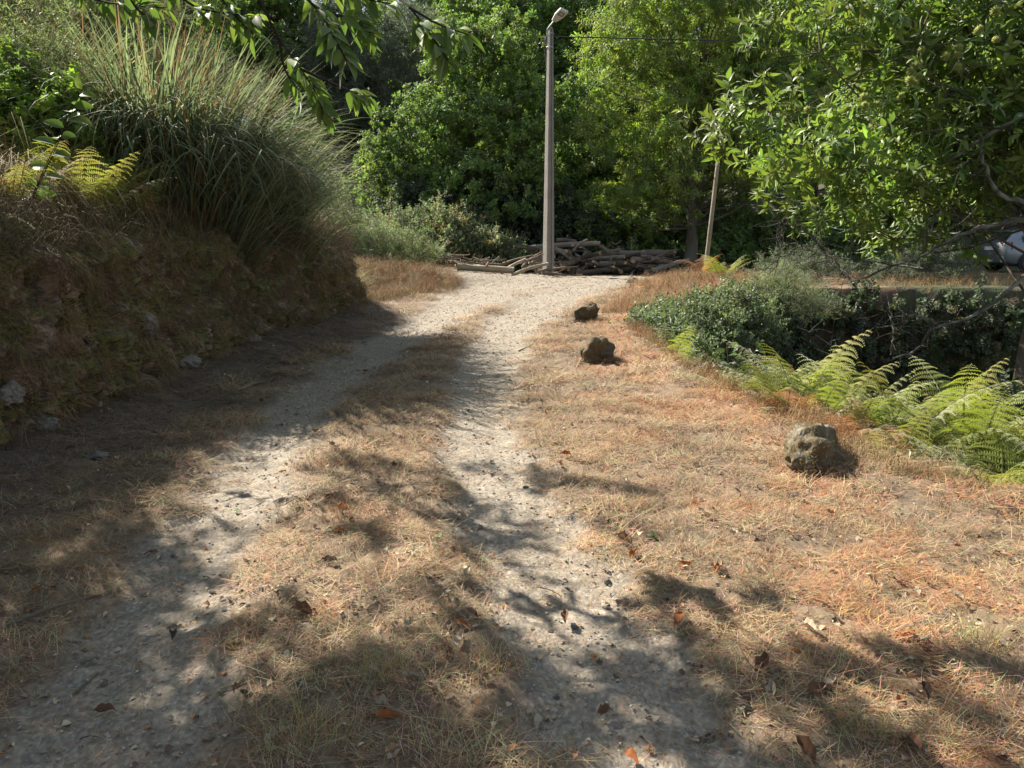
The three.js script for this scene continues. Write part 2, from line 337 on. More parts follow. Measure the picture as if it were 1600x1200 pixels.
// instanced copies of one mass: list of [matrix, tint]
function scatter(name, geos, mat, list, parent, kind) {
  const per = geos.map(() => []);
  list.forEach((e, i) => per[i % geos.length].push(e));
  geos.forEach((g, k) => {
    if (!per[k].length) return;
    const im = new THREE.InstancedMesh(g, mat, per[k].length); im.name = parent ? name : numbered(name);
    per[k].forEach(([m, c], i) => { im.setMatrixAt(i, m); im.setColorAt(i, new THREE.Color().setRGB(c[0], c[1], c[2])); });
    if (kind) im.userData.kind = kind;
    (parent ?? scene).add(im);
  });
}
// the same list as one joined mesh: long blades that overlap
function joined(name, geos, mat, list, parent, kind) {
  let nv = 0, ni = 0; list.forEach((_, i) => { const g = geos[i % geos.length]; nv += g.getAttribute('position').count; ni += g.index.count; });
  if (!nv) return;
  const P = new Float32Array(nv * 3), N = new Float32Array(nv * 3), C = new Float32Array(nv * 3), I = new Uint32Array(ni), v = V(0, 0, 0), nm = new THREE.Matrix3(); let a = 0, b = 0;
  list.forEach(([m, c], i) => {
    const g = geos[i % geos.length], p = g.getAttribute('position'), n = g.getAttribute('normal'), k = g.getAttribute('color'), ix = g.index.array; nm.getNormalMatrix(m);
    for (let j = 0; j < p.count; j++) { const o = (a + j) * 3; v.fromBufferAttribute(p, j).applyMatrix4(m); P[o] = v.x; P[o + 1] = v.y; P[o + 2] = v.z; v.fromBufferAttribute(n, j).applyMatrix3(nm).normalize(); N[o] = v.x; N[o + 1] = v.y; N[o + 2] = v.z; C[o] = k.getX(j) * c[0]; C[o + 1] = k.getY(j) * c[1]; C[o + 2] = k.getZ(j) * c[2]; }
    for (let j = 0; j < ix.length; j++) I[b++] = ix[j] + a;
    a += p.count;
  });
  const g = new THREE.BufferGeometry(); g.setAttribute('position', new THREE.BufferAttribute(P, 3)); g.setAttribute('normal', new THREE.BufferAttribute(N, 3)); g.setAttribute('color', new THREE.BufferAttribute(C, 3)); g.setIndex(new THREE.BufferAttribute(I, 1));
  const o = mesh(name, g, mat, parent); if (kind) o.userData.kind = kind; return o;
}
const BARK = [0.13, 0.1, 0.075];
function barkCol(base, seed) { return (q) => { const v = 0.75 + 0.5 * (0.5 + 0.5 * n3(q.x * 9 + seed, q.y * 3, q.z * 9)); const l = ss(0.35, 0.6, n3(q.x * 4, q.y * 4 + seed, q.z * 4)); return mix3(base.map((c) => c * v), [0.22, 0.23, 0.19], 0.5 * l); }; }

/* tree: trunk from its base, a crown filled with clumps; lobes are [x, y, z, rx, ry, rz] from the base (z towards the viewer) */
function tree(o) {
  const r = rng(o.seed), base = o.base ?? gp(o.x, o.d, -0.1), T = thing(o.name ?? 'broadleaf_tree', o.label, 'tree', [base.x, base.y, base.z], 0, o.group);
  const th = o.trunkH ?? o.h * 0.7, lean = o.lean ?? V((r() - 0.5) * 0.1 * th, 0, (r() - 0.5) * 0.1 * th);
  const tp = curvePts([V(0, 0, 0), V(lean.x * 0.2 + 0.1 * (r() - 0.5), th * 0.3, lean.z * 0.3), V(lean.x * 0.6, th * 0.65, lean.z * 0.6), V(lean.x, th, lean.z)], 14);
  const tb = new GB(); tb.tube(tp, (t) => o.r * (1 - 0.8 * t) * (1 + 0.5 * Math.exp(-t * 18)), 9, barkCol(o.bark ?? BARK, o.seed), null, 0.18, o.seed);
  mesh('trunk', tb.build(), M.bark, T);
  const clumps = [];
  const vol = o.lobes.map((l) => l[3] * l[4] * l[5]), tot = vol.reduce((a, b) => a + b);
  for (let k = 0; k < o.clumps; k++) {
    let best = null, bd = -1;
    for (let c = 0; c < 8; c++) {
      let pick = r() * tot, li = 0; while (pick > vol[li] && li < vol.length - 1) pick -= vol[li++];
      const l = o.lobes[li], q = rdir(r).multiplyScalar(0.45 + 0.55 * Math.sqrt(r())), p = V(l[0] + q.x * l[3], l[1] + q.y * l[4], l[2] + q.z * l[5]);
      const near = clumps.reduce((m, e) => Math.min(m, e.p.distanceTo(p)), 9);
      if (near > bd) { bd = near; best = { p, q: q.clone().normalize() }; }
    }
    best.r = (o.cr ?? 0.9) * (0.65 + 0.7 * r()); clumps.push(best);
  }
  const bb = new GB();
  for (const c of clumps) {
    const h = clamp(c.p.y / th * (0.5 + 0.35 * r()), (o.hmin ?? 0.18) + (o.hmin ? 0.4 * r() : 0), 0.97), s = tp[Math.round(h * 14)], mid = s.clone().lerp(c.p, 0.55).add(V(0, (c.p.y > s.y ? -0.1 : 0.25) * s.distanceTo(c.p) * 0.5, 0)).add(rdir(r).multiplyScalar(0.15 * s.distanceTo(c.p)));
    const R = o.r * 0.28 * (1 - 0.5 * h) * (0.5 + 0.5 * clamp(c.r)), rr = (t) => Math.max(0.008, R * (1 - 0.85 * t));
    bb.tube(curvePts([s, mid, c.p], 6), rr, 5, barkCol(o.bark ?? BARK, o.seed));
    for (let k = 0; k < 3; k++) bb.tube([c.p.clone().lerp(mid, 0.2), c.p.clone().add(rdir(r).multiplyScalar(c.r * 0.8))], (t) => 0.014 * (1 - 0.7 * t), 3, o.bark ?? BARK);
  }
  mesh('branches', bb.build(), M.bark, T);
  const list = [], tint = o.tint ?? [1, 1, 1];
  for (const c of clumps) {
    const n = Math.round(0.8 * o.per * (c.r / (o.cr ?? 0.9)) ** 2), shade = 0.85 + 0.3 * r();
    for (let k = 0; k < n; k++) {
      const q = rdir(r); if (q.y < -0.3 && r() < 0.6) q.y *= -1;
      const f = (0.35 + 0.7 * Math.sqrt(r())) * (r() < 0.14 ? 1.35 : 1), p = c.p.clone().add(V(q.x * c.r * f, q.y * c.r * f * 0.72, q.z * c.r * f));
      const dir = q.clone().multiplyScalar(0.9).addScaledVector(c.q, 0.5).add(V(0, o.rise ?? 0.1, 0)).addScaledVector(rdir(r), 0.45).normalize();
      const v = shade * (0.8 + 0.4 * r()), w = 0.9 + 0.3 * r();
      list.push([place(p, dir, (o.scale ?? 1) * (0.8 + 0.6 * r()), r() * 6.28), [tint[0] * v * w, tint[1] * v, tint[2] * v]]);
    }
  }
  if (o.pick) o.pick(list, T, r);
  scatter('crown', sprigs[o.kind], o.mat ?? M.leaf, list, T, 'stuff');
  return T;
}
function bush(o) { // a mound of foliage, lobes are [x, d, y above ground, rx, ry, rd]
  const r = rng(o.seed), b = o.y === undefined ? gp(o.x, o.d) : V(o.x, o.y, -o.d), T = thing(o.name, o.label, o.category ?? 'bush', [b.x, b.y, b.z], 0, o.group), list = [], st = new GB();
  for (const l of o.lobes) {
    const c = V(l[0], 0, -l[1]), gy = o.y === undefined ? H(o.x + l[0], o.d + l[1]) - b.y : 0;
    for (let k = 0; k < l[6]; k++) {
      const q = rdir(r); q.y = Math.abs(q.y) * 1.05 - 0.12;
      const bump = 1 + 0.42 * n3(q.x * 2.2 + o.seed, q.y * 2.2, q.z * 2.2) + 0.12 * n3(q.x * 6 + o.seed, q.y * 6, q.z * 6);
      const f = (0.55 + 0.5 * Math.sqrt(r())) * bump, p = V(c.x + q.x * l[3] * f, gy + l[2] + q.y * l[4] * f, c.z + q.z * l[5] * f);
      const dir = q.clone().add(V(0, o.rise ?? 0.35, 0)).addScaledVector(rdir(r), 0.6).normalize(), v = 0.7 + 0.6 * r(), t = o.tints[Math.floor(r() * o.tints.length)];
      list.push([place(p, dir, (o.scale ?? 1) * (0.65 + 0.7 * r()), r() * 6.28), [t[0] * v, t[1] * v, t[2] * v]]);
    }
    for (let k = 0; k < 10; k++) { const e = V(c.x + (r() - 0.5) * l[3] * 1.5, gy + l[2] + l[4] * (0.3 + 0.6 * r()), c.z + (r() - 0.5) * l[5] * 1.5), s = V(c.x + (r() - 0.5) * l[3], gy, c.z + (r() - 0.5) * l[5]); st.tube(curvePts([s, s.clone().lerp(e, 0.6).add(V(0, 0.25 * l[4], 0)), e], 5), (t) => 0.012 * (1 - 0.6 * t), 4, [0.11, 0.085, 0.06]); }
  }
  mesh('stems', st.build(), M.bark, T);
  scatter('foliage', sprigs[o.kind], o.mat ?? M.leaf, list, T, 'stuff');
  return T;
}

// ------------------------------------------------------------------ trees
const hit = (px, py) => { const a = at(px, py, 1).sub(camera.position); let t = 0.5; for (; t < 60; t += 0.01) { const p = camera.position.clone().addScaledVector(a, t); if (p.y < HH(p.x, -p.z)) return p; } return camera.position.clone().addScaledVector(a, t); };

tree({ seed: 1, name: 'grey_leaved_tree', label: 'dark grey-green fine-leaved tree standing in shade left of the lamp post', x: -6.2, d: 38, h: 13, r: 0.3, trunkH: 8, kind: 'fine', tint: [0.85, 0.92, 1.05], clumps: 70, per: 46, cr: 1.15, scale: 1.25, rise: -0.1, lobes: [[0, 8, 0, 2.8, 3.2, 2.6], [2, 5.5, 0.5, 2, 2.2, 2], [-2, 6, 0, 1.8, 2.2, 2]] });
tree({ seed: 2, label: 'sunlit bushy green tree directly left of the lamp post', x: -1.6, d: 29, h: 9, r: 0.17, trunkH: 7, kind: 'broad', clumps: 54, per: 44, cr: 0.8, scale: 1.0, lobes: [[0.3, 6.6, 0, 1.5, 1.9, 1.5], [-0.9, 4.2, 0.6, 1.9, 1.8, 1.6], [1.7, 4.3, 0.3, 1.6, 1.9, 1.5], [0.2, 2.4, 0.6, 2.7, 1.4, 1.6]] });
tree({ seed: 3, label: 'large sunlit yellow-green tree right of the lamp post', x: 6.3, d: 27.5, h: 11.5, r: 0.24, trunkH: 8.5, kind: 'chestnutFar', tint: [1.12, 1.08, 1], clumps: 92, per: 46, cr: 0.85, lobes: [[0, 8.2, 0, 2.8, 3, 2.3], [-2.0, 5.4, 0.6, 1.9, 2.0, 1.6], [2.4, 5.4, 0.3, 2.3, 2.6, 2], [-1.6, 3, 0.3, 1.7, 1.3, 1.3]] });
tree({ seed: 4, label: 'tall dark tree towering directly behind the lamp post', x: 1.6, d: 40, h: 17, r: 0.35, trunkH: 13, kind: 'broad', tint: [0.95, 1, 1], clumps: 85, per: 40, cr: 1.3, scale: 1.4, lobes: [[0, 11.5, 0, 4.2, 4.5, 3], [2, 6.5, 0.5, 3.2, 3.2, 2.5], [-3.4, 8, 0, 2.4, 3, 2]] });
tree({ seed: 5, label: 'dark shaded tree between lamp post and yellow-green tree', x: 3.6, d: 33, h: 10, r: 0.2, trunkH: 7, kind: 'broad', tint: [0.95, 1, 1], clumps: 50, per: 42, cr: 1, scale: 1.2, lobes: [[0, 5, 0, 2.0, 2.4, 1.8], [0, 2.4, 0.3, 2.4, 1.8, 1.8]] });
tree({ seed: 6, label: 'deep green tree rising behind the chestnut branches', x: 13, d: 34, h: 14, r: 0.3, trunkH: 10, kind: 'broad', tint: [1, 1, 1], clumps: 90, per: 40, cr: 1.2, scale: 1.35, lobes: [[0, 8.5, 0, 4, 4.6, 3], [-3, 5.5, 1, 2.4, 3, 2], [3.5, 5, 0, 3, 3, 2]] });
tree({ seed: 7, label: 'shaded tree behind the parked car at the frame edge', x: 23, d: 36, h: 14, r: 0.3, trunkH: 10, kind: 'broad', tint: [1, 1, 1], clumps: 75, per: 40, cr: 1.3, scale: 1.4, lobes: [[0, 8, 0, 4.2, 4.6, 3], [-3, 4, 0, 3, 3, 2], [3, 4, 0, 3, 3, 2]] });
tree({ seed: 8, label: 'hazy green tree behind the pampas grass tips', x: -11.5, d: 41, h: 14, r: 0.3, trunkH: 10, kind: 'broad', tint: [1, 1, 1], clumps: 80, per: 40, cr: 1.25, scale: 1.4, lobes: [[0, 9, 0, 3.6, 4.4, 3], [2.5, 5.5, 0.5, 2.6, 3, 2], [-3, 6, 0, 2.6, 3, 2]] });
tree({ seed: 9, label: 'pale green tree behind the upright pampas stalks', x: -16, d: 31, h: 11, r: 0.25, trunkH: 8, kind: 'fine', tint: [1.1, 1.1, 0.9], clumps: 75, per: 44, cr: 1.1, scale: 1.3, lobes: [[0, 7, 0, 3.4, 3.8, 2.6], [3, 4, 0, 2.4, 2.4, 2], [-3, 4.5, 0, 2.6, 3, 2]] });
tree({ seed: 10, label: 'feathery yellow-green tree at the upper left corner', x: -11.4, d: 15.5, h: 7, r: 0.14, trunkH: 4.6, kind: 'fine', tint: [1.25, 1.3, 0.8], clumps: 50, per: 42, cr: 0.7, scale: 0.9, lobes: [[0.8, 3.8, 0, 1.8, 2.1, 1.4], [1.2, 2, 0, 1.5, 1.4, 1.2]] });
tree({ seed: 11, label: 'small light green sapling below the dark grey-green tree', x: -4.6, d: 29.5, h: 5, r: 0.06, trunkH: 3.4, kind: 'broad', tint: [1.15, 1.1, 1], clumps: 20, per: 30, cr: 0.6, scale: 0.9, lobes: [[0, 3.3, 0, 1, 1.2, 0.9], [0.4, 1.8, 0, 1, 0.8, 0.8]] });
const rowSpots = [[-30, 47, 14], [-21, 52, 15], [-4, 55, 18], [8, 50, 18], [18, 49, 18], [29, 47, 16]];
rowSpots.forEach(([x, d, h], i) => tree({ seed: 40 + i, name: 'forest_tree', label: 'far tree of the dark wooded slope behind the clearing', group: 'far trees of the wooded slope', x, d, h, r: 0.3, trunkH: h * 0.75, kind: 'broad', tint: [0.95, 1, 1], clumps: 55, per: 30, cr: 1.8, scale: 2.0, lobes: [[0, h * 0.62, 0, 4.6, h * 0.36, 3.4], [2.5, h * 0.35, 0, 3.4, 3.4, 2.6], [-2.8, h * 0.36, 0, 3.4, 3.4, 2.6]] }));
console.log('far trees done');

// leaves that can be picked apart: shapes shared between separate meshes
const leafGeo = (seed, L, W, col, prof, curl, rows = 6) => { const b = new GB(), r = rng(seed); b.tube([V(0, 0, 0), V(0, 0.03, 0.004)], () => 0.0018, 3, [0.16, 0.17, 0.05]); b.leaf(V(0, 0.02, 0), V(0.05 * (r() - 0.5), 1, 0), V(0, 0, 1), L, W, rows, 0.3, curl, col, prof); return b.build(); };
const leafTones = [[0.125, 0.21, 0.028], [0.155, 0.24, 0.03], [0.095, 0.17, 0.027], [0.175, 0.25, 0.036]];
const bigLeaves = [];
for (let k = 0; k < 12; k++) bigLeaves.push(leafGeo(300 + k, 1, 0.36 + 0.05 * (k % 3), leafTones[k % 4], 0, 0.2 + 0.5 * ((k * 7) % 5) / 5));
const ovalLeaves = [];
for (let k = 0; k < 4; k++) ovalLeaves.push(leafGeo(330 + k, 1, 0.62, leafTones[(k + 1) % 4], 1, 0.3 + 0.1 * k));
function leafMesh(parent, geos, r, p, dir, faceUp, L) {
  const o = mesh('leaf', geos[Math.floor(r() * geos.length)], M.gloss, parent), y = dir.clone().normalize(), x = V(0, 0, 0).crossVectors(y, faceUp).normalize(), z = V(0, 0, 0).crossVectors(x, y);
  o.quaternion.setFromRotationMatrix(new THREE.Matrix4().makeBasis(x, y, z)); o.position.copy(p); o.scale.setScalar(L); return o;
}

{ // sweet chestnut overhanging from the bank, its stem outside the frame; only its lowest twigs hang into view
  const r = rng(77), base = gp(-7.2, 6.2, -0.1);
  const T = tree({ seed: 77, name: 'chestnut_tree', label: 'chestnut tree on the bank whose twigs hang into the top of the view', base, r: 0.26, trunkH: 6.5, h: 9, kind: 'chestnut', mat: M.gloss, clumps: 1, per: 20, cr: 0.6, rise: -0.1, lobes: [[0, 7.4, 0, 1, 0.8, 1]] });
  // crown over the track, placed in world and moved into the tree's axes
  const list = [], bb = new GB(), tops = [V(0, 3.2, 0), V(0, 4.4, 0), V(0, 5.6, 0)];
  const clumps = [], lat = -sunDir.x / sunDir.y, dep = -sunDir.z / sunDir.y;
  for (let k = 0; k < 1500 && clumps.length < 125; k++) {
    const d = 3.4 + r() * 8.6, x = -10 + r() * 10.5, y = 2.75 + 0.305 * d + r() * 2.4;
    // unseen crown shaped for its shade: clumps kept by where their shadow lands
    const gx = x + lat * y, gd = d - dep * y, open = gx < -2.8 ? 0.1 : gd > 4.8 ? 0 : gx > 0.9 ? (gd < 3.2 ? 0.12 : 0.01) : gx > -0.9 ? (gd < 3.1 ? 0.9 : 0.05) : gd < 4.3 ? 0.55 : 0.2;
    if (r() > open) continue;
    const p = V(x, y, -d).sub(base); if (clumps.some((c) => c.distanceTo(p) < 0.62)) continue;
    if (d < 5 && x < -4.5) continue;
    // gaps left along the sun line, so hanging twigs and bank bracken are lit
    if ([[-0.6, 2.8, 4.7], [-1.4, 2.7, 5], [-2.1, 3, 5.4], [-3.2, 3.1, 5.6], [-1.2, 2.4, 5], [-4.6, 2.6, 6.8], [-3.9, 2.5, 6.4], [-5, 3, 8.4]].some(([a, b, e]) => { const w = V(x - a, y - b, -d + e), k = w.dot(sunDir); return k > 0.3 && w.addScaledVector(sunDir, -k).length() < 0.8; })) continue;
    clumps.push(p);
  }
  for (const c of clumps) {
    const s = tops[Math.floor(r() * 3)], mid = s.clone().lerp(c, 0.5).add(V(0, 0.5, 0)), cr = 0.45 + 0.4 * r();
    bb.tube(curvePts([s, mid, c], 7), (t) => 0.024 * (1 - 0.8 * t) + 0.004, 5, barkCol(BARK, 7));
    const n = Math.round(17 * cr * cr / 0.4);
    for (let k = 0; k < n; k++) {
      const q = rdir(r), p = c.clone().add(V(q.x * cr, q.y * cr * 0.6, q.z * cr).multiplyScalar(0.3 + 0.75 * Math.sqrt(r()))), v = 0.8 + 0.4 * r();
      list.push([place(p, q.clone().add(V(0, -0.15, 0)).normalize(), 0.95 + 0.4 * r(), r() * 6.28), [v, v, v]]);
    }
  }
  mesh('branches', bb.build(), M.bark, T);
  scatter('crown', sprigs.chestnut, M.gloss, list, T, 'stuff');
  // hanging twigs: control points in the picture with their distance, then leaves along them
  const twigs = [
    [[[560, -60, 5], [615, -8, 4.9], [640, 12, 4.8], [668, 48, 4.7], [700, 95, 4.6]], 22, 0.6],
    [[[640, 12, 4.8], [690, 40, 4.7], [735, 55, 4.6]], 12, 0.3],
    [[[380, -60, 5.2], [412, 12, 5.1], [436, 60, 5.1], [470, 108, 5], [496, 150, 5], [505, 178, 5]], 20, 0.5],
    [[[436, 60, 5.1], [446, 110, 5.2], [466, 140, 5.2]], 6, 0.5],
    [[[440, -40, 4.8], [500, 20, 4.8], [522, 60, 4.7], [545, 100, 4.7]], 26, 0.2],
    [[[500, 20, 4.8], [548, 30, 4.9], [585, 55, 4.9]], 16, 0.3],
    [[[470, 108, 5], [530, 135, 5], [572, 152, 5]], 12, 0.65],
    [[[240, -50, 5.6], [300, 8, 5.6], [350, 20, 5.5], [405, 26, 5.5]], 26, 0.1],
    [[[320, -40, 5.6], [365, 22, 5.5], [395, 52, 5.5]], 16, 0.15],
    [[[80, -50, 5.8], [140, -5, 5.8], [200, 8, 5.7], [260, 12, 5.7]], 22, 0.1],
    [[[180, -50, 5.6], [215, 15, 5.6], [240, 32, 5.6]], 10, 0.1],
    [[[480, -50, 5], [560, -6, 5], [620, 8, 4.9]], 20, 0.1],
  ];
  let total = 0;
  for (const [pts, n, from] of twigs) {
    const c = curvePts(pts.map(([x, y, d]) => at(x, y, d).sub(base)), 16), b = new GB();
    b.tube(c, (t) => 0.008 * (1 - 0.75 * t) + 0.0015, 5, [0.06, 0.045, 0.032]);
    mesh('twig', b.build(), M.bark, T);
    const n1 = Math.round(n * 1.35);
    for (let k = 0; k < n1; k++) {
      const t = from + (1 - from) * (k + r()) / n1, i = Math.min(15, Math.floor(t * 16)), p = c[i].clone().lerp(c[i + 1], t * 16 - i), tan = c[i + 1].clone().sub(c[i]).normalize();
      const sidev = rdir(r); sidev.addScaledVector(tan, -sidev.dot(tan)).normalize();
      const dir = tan.clone().multiplyScalar(0.55).addScaledVector(sidev, 0.85).add(V(0, -0.45, 0)).normalize();
      leafMesh(T, bigLeaves, r, p, dir, V(0, 1, 0).addScaledVector(rdir(r), 0.7), 0.115 + 0.065 * r()); total++;
    }
  }
  console.log('hanging leaves', total);
}

{ // sweet chestnut with burrs on the right, rooted in the gully
  const base = V(5.6, -1.95, -8.3), r = rng(901);
  const T = tree({ seed: 90, name: 'chestnut_tree', label: 'sweet chestnut with spiny green burrs leaning out over the gully', base, r: 0.1, trunkH: 6.2, h: 8, lean: V(0.6, 0, -0.6), kind: 'chestnut', mat: M.gloss, hmin: 0.5, clumps: 64, per: 32, cr: 0.56, scale: 0.92, rise: 0.05,
    lobes: [[-2.1, 4.6, -1.2, 0.9, 0.5, 0.8], [-2.6, 4.75, -1.4, 0.4, 0.3, 0.4], [-1.15, 4.4, -1.2, 1.3, 0.66, 1.0], [-1.2, 6.1, -1.4, 1.0, 0.6, 0.9], [0.15, 5.1, -1.2, 1.3, 1.1, 1.1], [1.5, 5.2, -0.6, 1.3, 1.0, 1.2], [1.2, 6.6, -1, 1.5, 0.8, 1.2]],
    pick: (list, T) => { // the twigs nearest the viewer carry separate leaves
      const w = list.map((e, i) => { const p = V(0, 0, 0).setFromMatrixPosition(e[0]).add(base); return [p, i, Math.abs(p.x / -p.z) < 0.68]; }).filter((e) => e[2]).sort((a, b) => b[0].z - a[0].z);
      const gone = new Set(), chosen = [];
      for (const [p, i] of w) { if (chosen.length >= 34) break; if (chosen.some((q) => q.distanceTo(p) < 0.17)) continue; chosen.push(p); gone.add(i); }
      let count = 0;
      for (const i of gone) {
        const m = list[i][0], p = V(0, 0, 0).setFromMatrixPosition(m), dir = V(0, 1, 0).transformDirection(m);
        for (let k = 0; k < 8; k++) { const s = rdir(r); s.addScaledVector(dir, -s.dot(dir)).normalize(); leafMesh(T, bigLeaves, r, p.clone().addScaledVector(dir, 0.03 * k), dir.clone().multiplyScalar(0.4 + 0.06 * k).addScaledVector(s, 0.8).add(V(0, -0.25, 0)), V(0, 1, 0).addScaledVector(rdir(r), 0.5), 0.11 + 0.06 * r()); count++; }
      }
      const keep = list.filter((_, i) => !gone.has(i)); list.length = 0; for (const e of keep) list.push(e);
      console.log('chestnut leaves', count);
    } });
  // burrs
  const bg = new GB(); { const q = rng(5), s = new THREE.IcosahedronGeometry(0.022, 1), a = s.getAttribute('position'); for (let i = 0; i < a.count; i++) bg.v(a.getX(i), a.getY(i), a.getZ(i), [0.2, 0.23, 0.05]); for (let i = 0; i < a.count; i += 3) bg.tri(i, i + 1, i + 2);
    for (let k = 0; k < 130; k++) { const d = rdir(q), e = rdir(q).cross(d).normalize().multiplyScalar(0.0022), f = d.clone().cross(e); const o = d.clone().multiplyScalar(0.02), tip = d.clone().multiplyScalar(0.042 + 0.006 * q()); const i0 = bg.v(o.x + e.x, o.y + e.y, o.z + e.z, [0.3, 0.34, 0.07]), i1 = bg.v(o.x - e.x + f.x, o.y - e.y + f.y, o.z - e.z + f.z, [0.3, 0.34, 0.07]), i2 = bg.v(o.x - f.x, o.y - f.y, o.z - f.z, [0.3, 0.34, 0.07]), t = bg.v(tip.x, tip.y, tip.z, [0.42, 0.46, 0.12]); bg.tri(i0, i1, t); bg.tri(i1, i2, t); bg.tri(i2, i0, t); } }
  const burr = bg.build();
  for (const [px, py, d] of [[1433, 102, 8.4], [1424, 112, 8.4], [1436, 120, 8.4], [1422, 126, 8.3], [1430, 130, 8.3], [1440, 78, 8.4], [1527, 50, 8.3], [1531, 45, 8.3], [1498, 75, 8.3], [1497, 105, 8.3], [1478, 88, 8.3], [1408, 150, 8.4], [1372, 163, 8.5], [1352, 164, 8.5], [1324, 170, 8.6], [1555, 17, 8.3], [1557, 62, 8.3], [1495, 86, 8.3], [1350, 152, 8.6], [1262, 172, 8.8]]) {
    const o = mesh('burr', burr, M.dry, T); o.position.copy(at(px, py, d).sub(base)); o.rotation.set(r() * 6, r() * 6, r() * 6); o.scale.setScalar(1.0 + 0.3 * r());
  }
  // bare lichen-grown limbs
  const limbs = [
    [[[1640, 350, 8.3], [1590, 345, 8.2], [1545, 352, 8.1], [1480, 378, 8], [1420, 408, 8], [1330, 440, 8.1]], 0.034, 0.006, 26],
    [[[1600, 430, 7.8], [1560, 470, 7.6], [1500, 500, 7.6], [1462, 512, 7.6], [1430, 548, 7.6], [1395, 560, 7.6]], 0.024, 0.008, 10],
    [[[1462, 505, 7.6], [1440, 495, 7.6], [1415, 492, 7.6], [1392, 470, 7.7]], 0.016, 0.005, 6],
    [[[1388, 462, 7.7], [1392, 490, 7.7], [1396, 520, 7.7], [1392, 555, 7.7]], 0.012, 0.006, 3],
    [[[1600, 180, 8.6], [1540, 215, 8.6], [1500, 240, 8.7], [1440, 262, 8.8], [1370, 262, 9], [1300, 230, 9.2]], 0.03, 0.006, 8],
    [[[1640, 330, 8.2], [1560, 300, 8.5], [1535, 250, 8.5], [1530, 210, 8.6]], 0.03, 0.012, 4],
    [[[1445, 420, 8], [1360, 408, 8.4], [1290, 400, 8.6], [1230, 370, 8.9]], 0.014, 0.003, 14],
    [[[1330, 440, 8.1], [1300, 400, 8.4], [1240, 350, 8.8], [1215, 345, 9]], 0.012, 0.003, 14],
    [[[1225, 340, 9], [1222, 380, 9], [1210, 430, 9]], 0.01, 0.003, 14],
    [[[1340, 330, 8.6], [1330, 400, 8.6], [1310, 470, 8.6], [1290, 600, 8.6]], 0.006, 0.002, 8],
    [[[1470, 330, 8.2], [1440, 380, 8.2], [1420, 405, 8.1]], 0.012, 0.004, 10],
  ];
  for (const [pts, r0, r1, n] of limbs) {
    const c = curvePts(pts.map(([x, y, d]) => at(x, y, d).sub(base)), 20), b = new GB();
    for (let i = 1; i < 20; i++) c[i].add(rdir(r).multiplyScalar(r0 * 0.35 + 0.006));
    const lich = (q) => mix3([0.1, 0.08, 0.06], [0.34, 0.35, 0.29], ss(-0.1, 0.5, n3(q.x * 14, q.y * 14, q.z * 14)));
    b.tube(c, (t) => mix(r0, r1, Math.pow(t, 0.8)), 6, lich, null, 0.3, r0 * 100);
    for (let k = 0; k < n * 1.8; k++) {
      const i = 2 + Math.floor(r() * 17), s = c[i], e = s.clone().add(V(-0.5 + r() * 0.6, -0.35 + r() * 0.75, (r() - 0.5) * 0.6).multiplyScalar(0.3 + 0.55 * r())), m = s.clone().lerp(e, 0.5).add(rdir(r).multiplyScalar(0.06));
      b.tube(curvePts([s, m, e], 5), (t) => 0.0045 * (1 - 0.6 * t), 4, lich);
      if (r() < 0.6) b.tube([m, m.clone().add(rdir(r).multiplyScalar(0.2))], (t) => 0.0028 * (1 - 0.5 * t), 3, lich);
    }
    mesh('bare_limb', b.build(), M.bark, T);
  }
}
console.log('chestnuts done');

// ------------------------------------------------------------------ bushes and undergrowth
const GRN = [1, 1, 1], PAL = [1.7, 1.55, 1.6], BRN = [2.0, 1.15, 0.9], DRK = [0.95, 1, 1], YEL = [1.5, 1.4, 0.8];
bush({ seed: 21, name: 'bramble_thicket', label: 'grey-green bramble thicket with brown patches behind the brushwood', x: -2.6, d: 24.6, kind: 'bramble', scale: 1.1, tints: [GRN, PAL, PAL, PAL, BRN, DRK], lobes: [[-1.3, 0, 0.1, 1.7, 1.25, 1.2, 750], [0.4, 0.2, 0.1, 1.7, 1.5, 1.3, 850], [1.9, 0.2, 0, 1.3, 0.95, 1.1, 420], [-3.0, -0.2, 0.1, 1.3, 1.0, 1, 380]] });
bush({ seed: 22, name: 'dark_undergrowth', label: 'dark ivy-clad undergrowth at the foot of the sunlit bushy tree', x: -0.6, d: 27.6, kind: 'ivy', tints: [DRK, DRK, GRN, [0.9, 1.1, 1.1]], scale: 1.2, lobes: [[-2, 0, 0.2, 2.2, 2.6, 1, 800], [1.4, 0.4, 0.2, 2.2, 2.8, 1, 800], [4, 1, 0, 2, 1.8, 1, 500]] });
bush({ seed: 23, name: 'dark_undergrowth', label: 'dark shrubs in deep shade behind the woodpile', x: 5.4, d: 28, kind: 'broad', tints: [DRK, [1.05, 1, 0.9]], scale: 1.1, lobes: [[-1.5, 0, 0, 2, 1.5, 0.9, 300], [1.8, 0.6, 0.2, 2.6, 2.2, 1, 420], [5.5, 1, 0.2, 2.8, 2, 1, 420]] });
bush({ seed: 24, name: 'dark_undergrowth', label: 'shaded shrubs below the dark grey-green tree', x: -7, d: 31, kind: 'ivy', tints: [DRK, GRN], scale: 1.4, lobes: [[-3, 0, 0, 3, 2.0, 1.4, 520], [1.5, 1.5, 0, 2.6, 1.8, 1.2, 420]] });
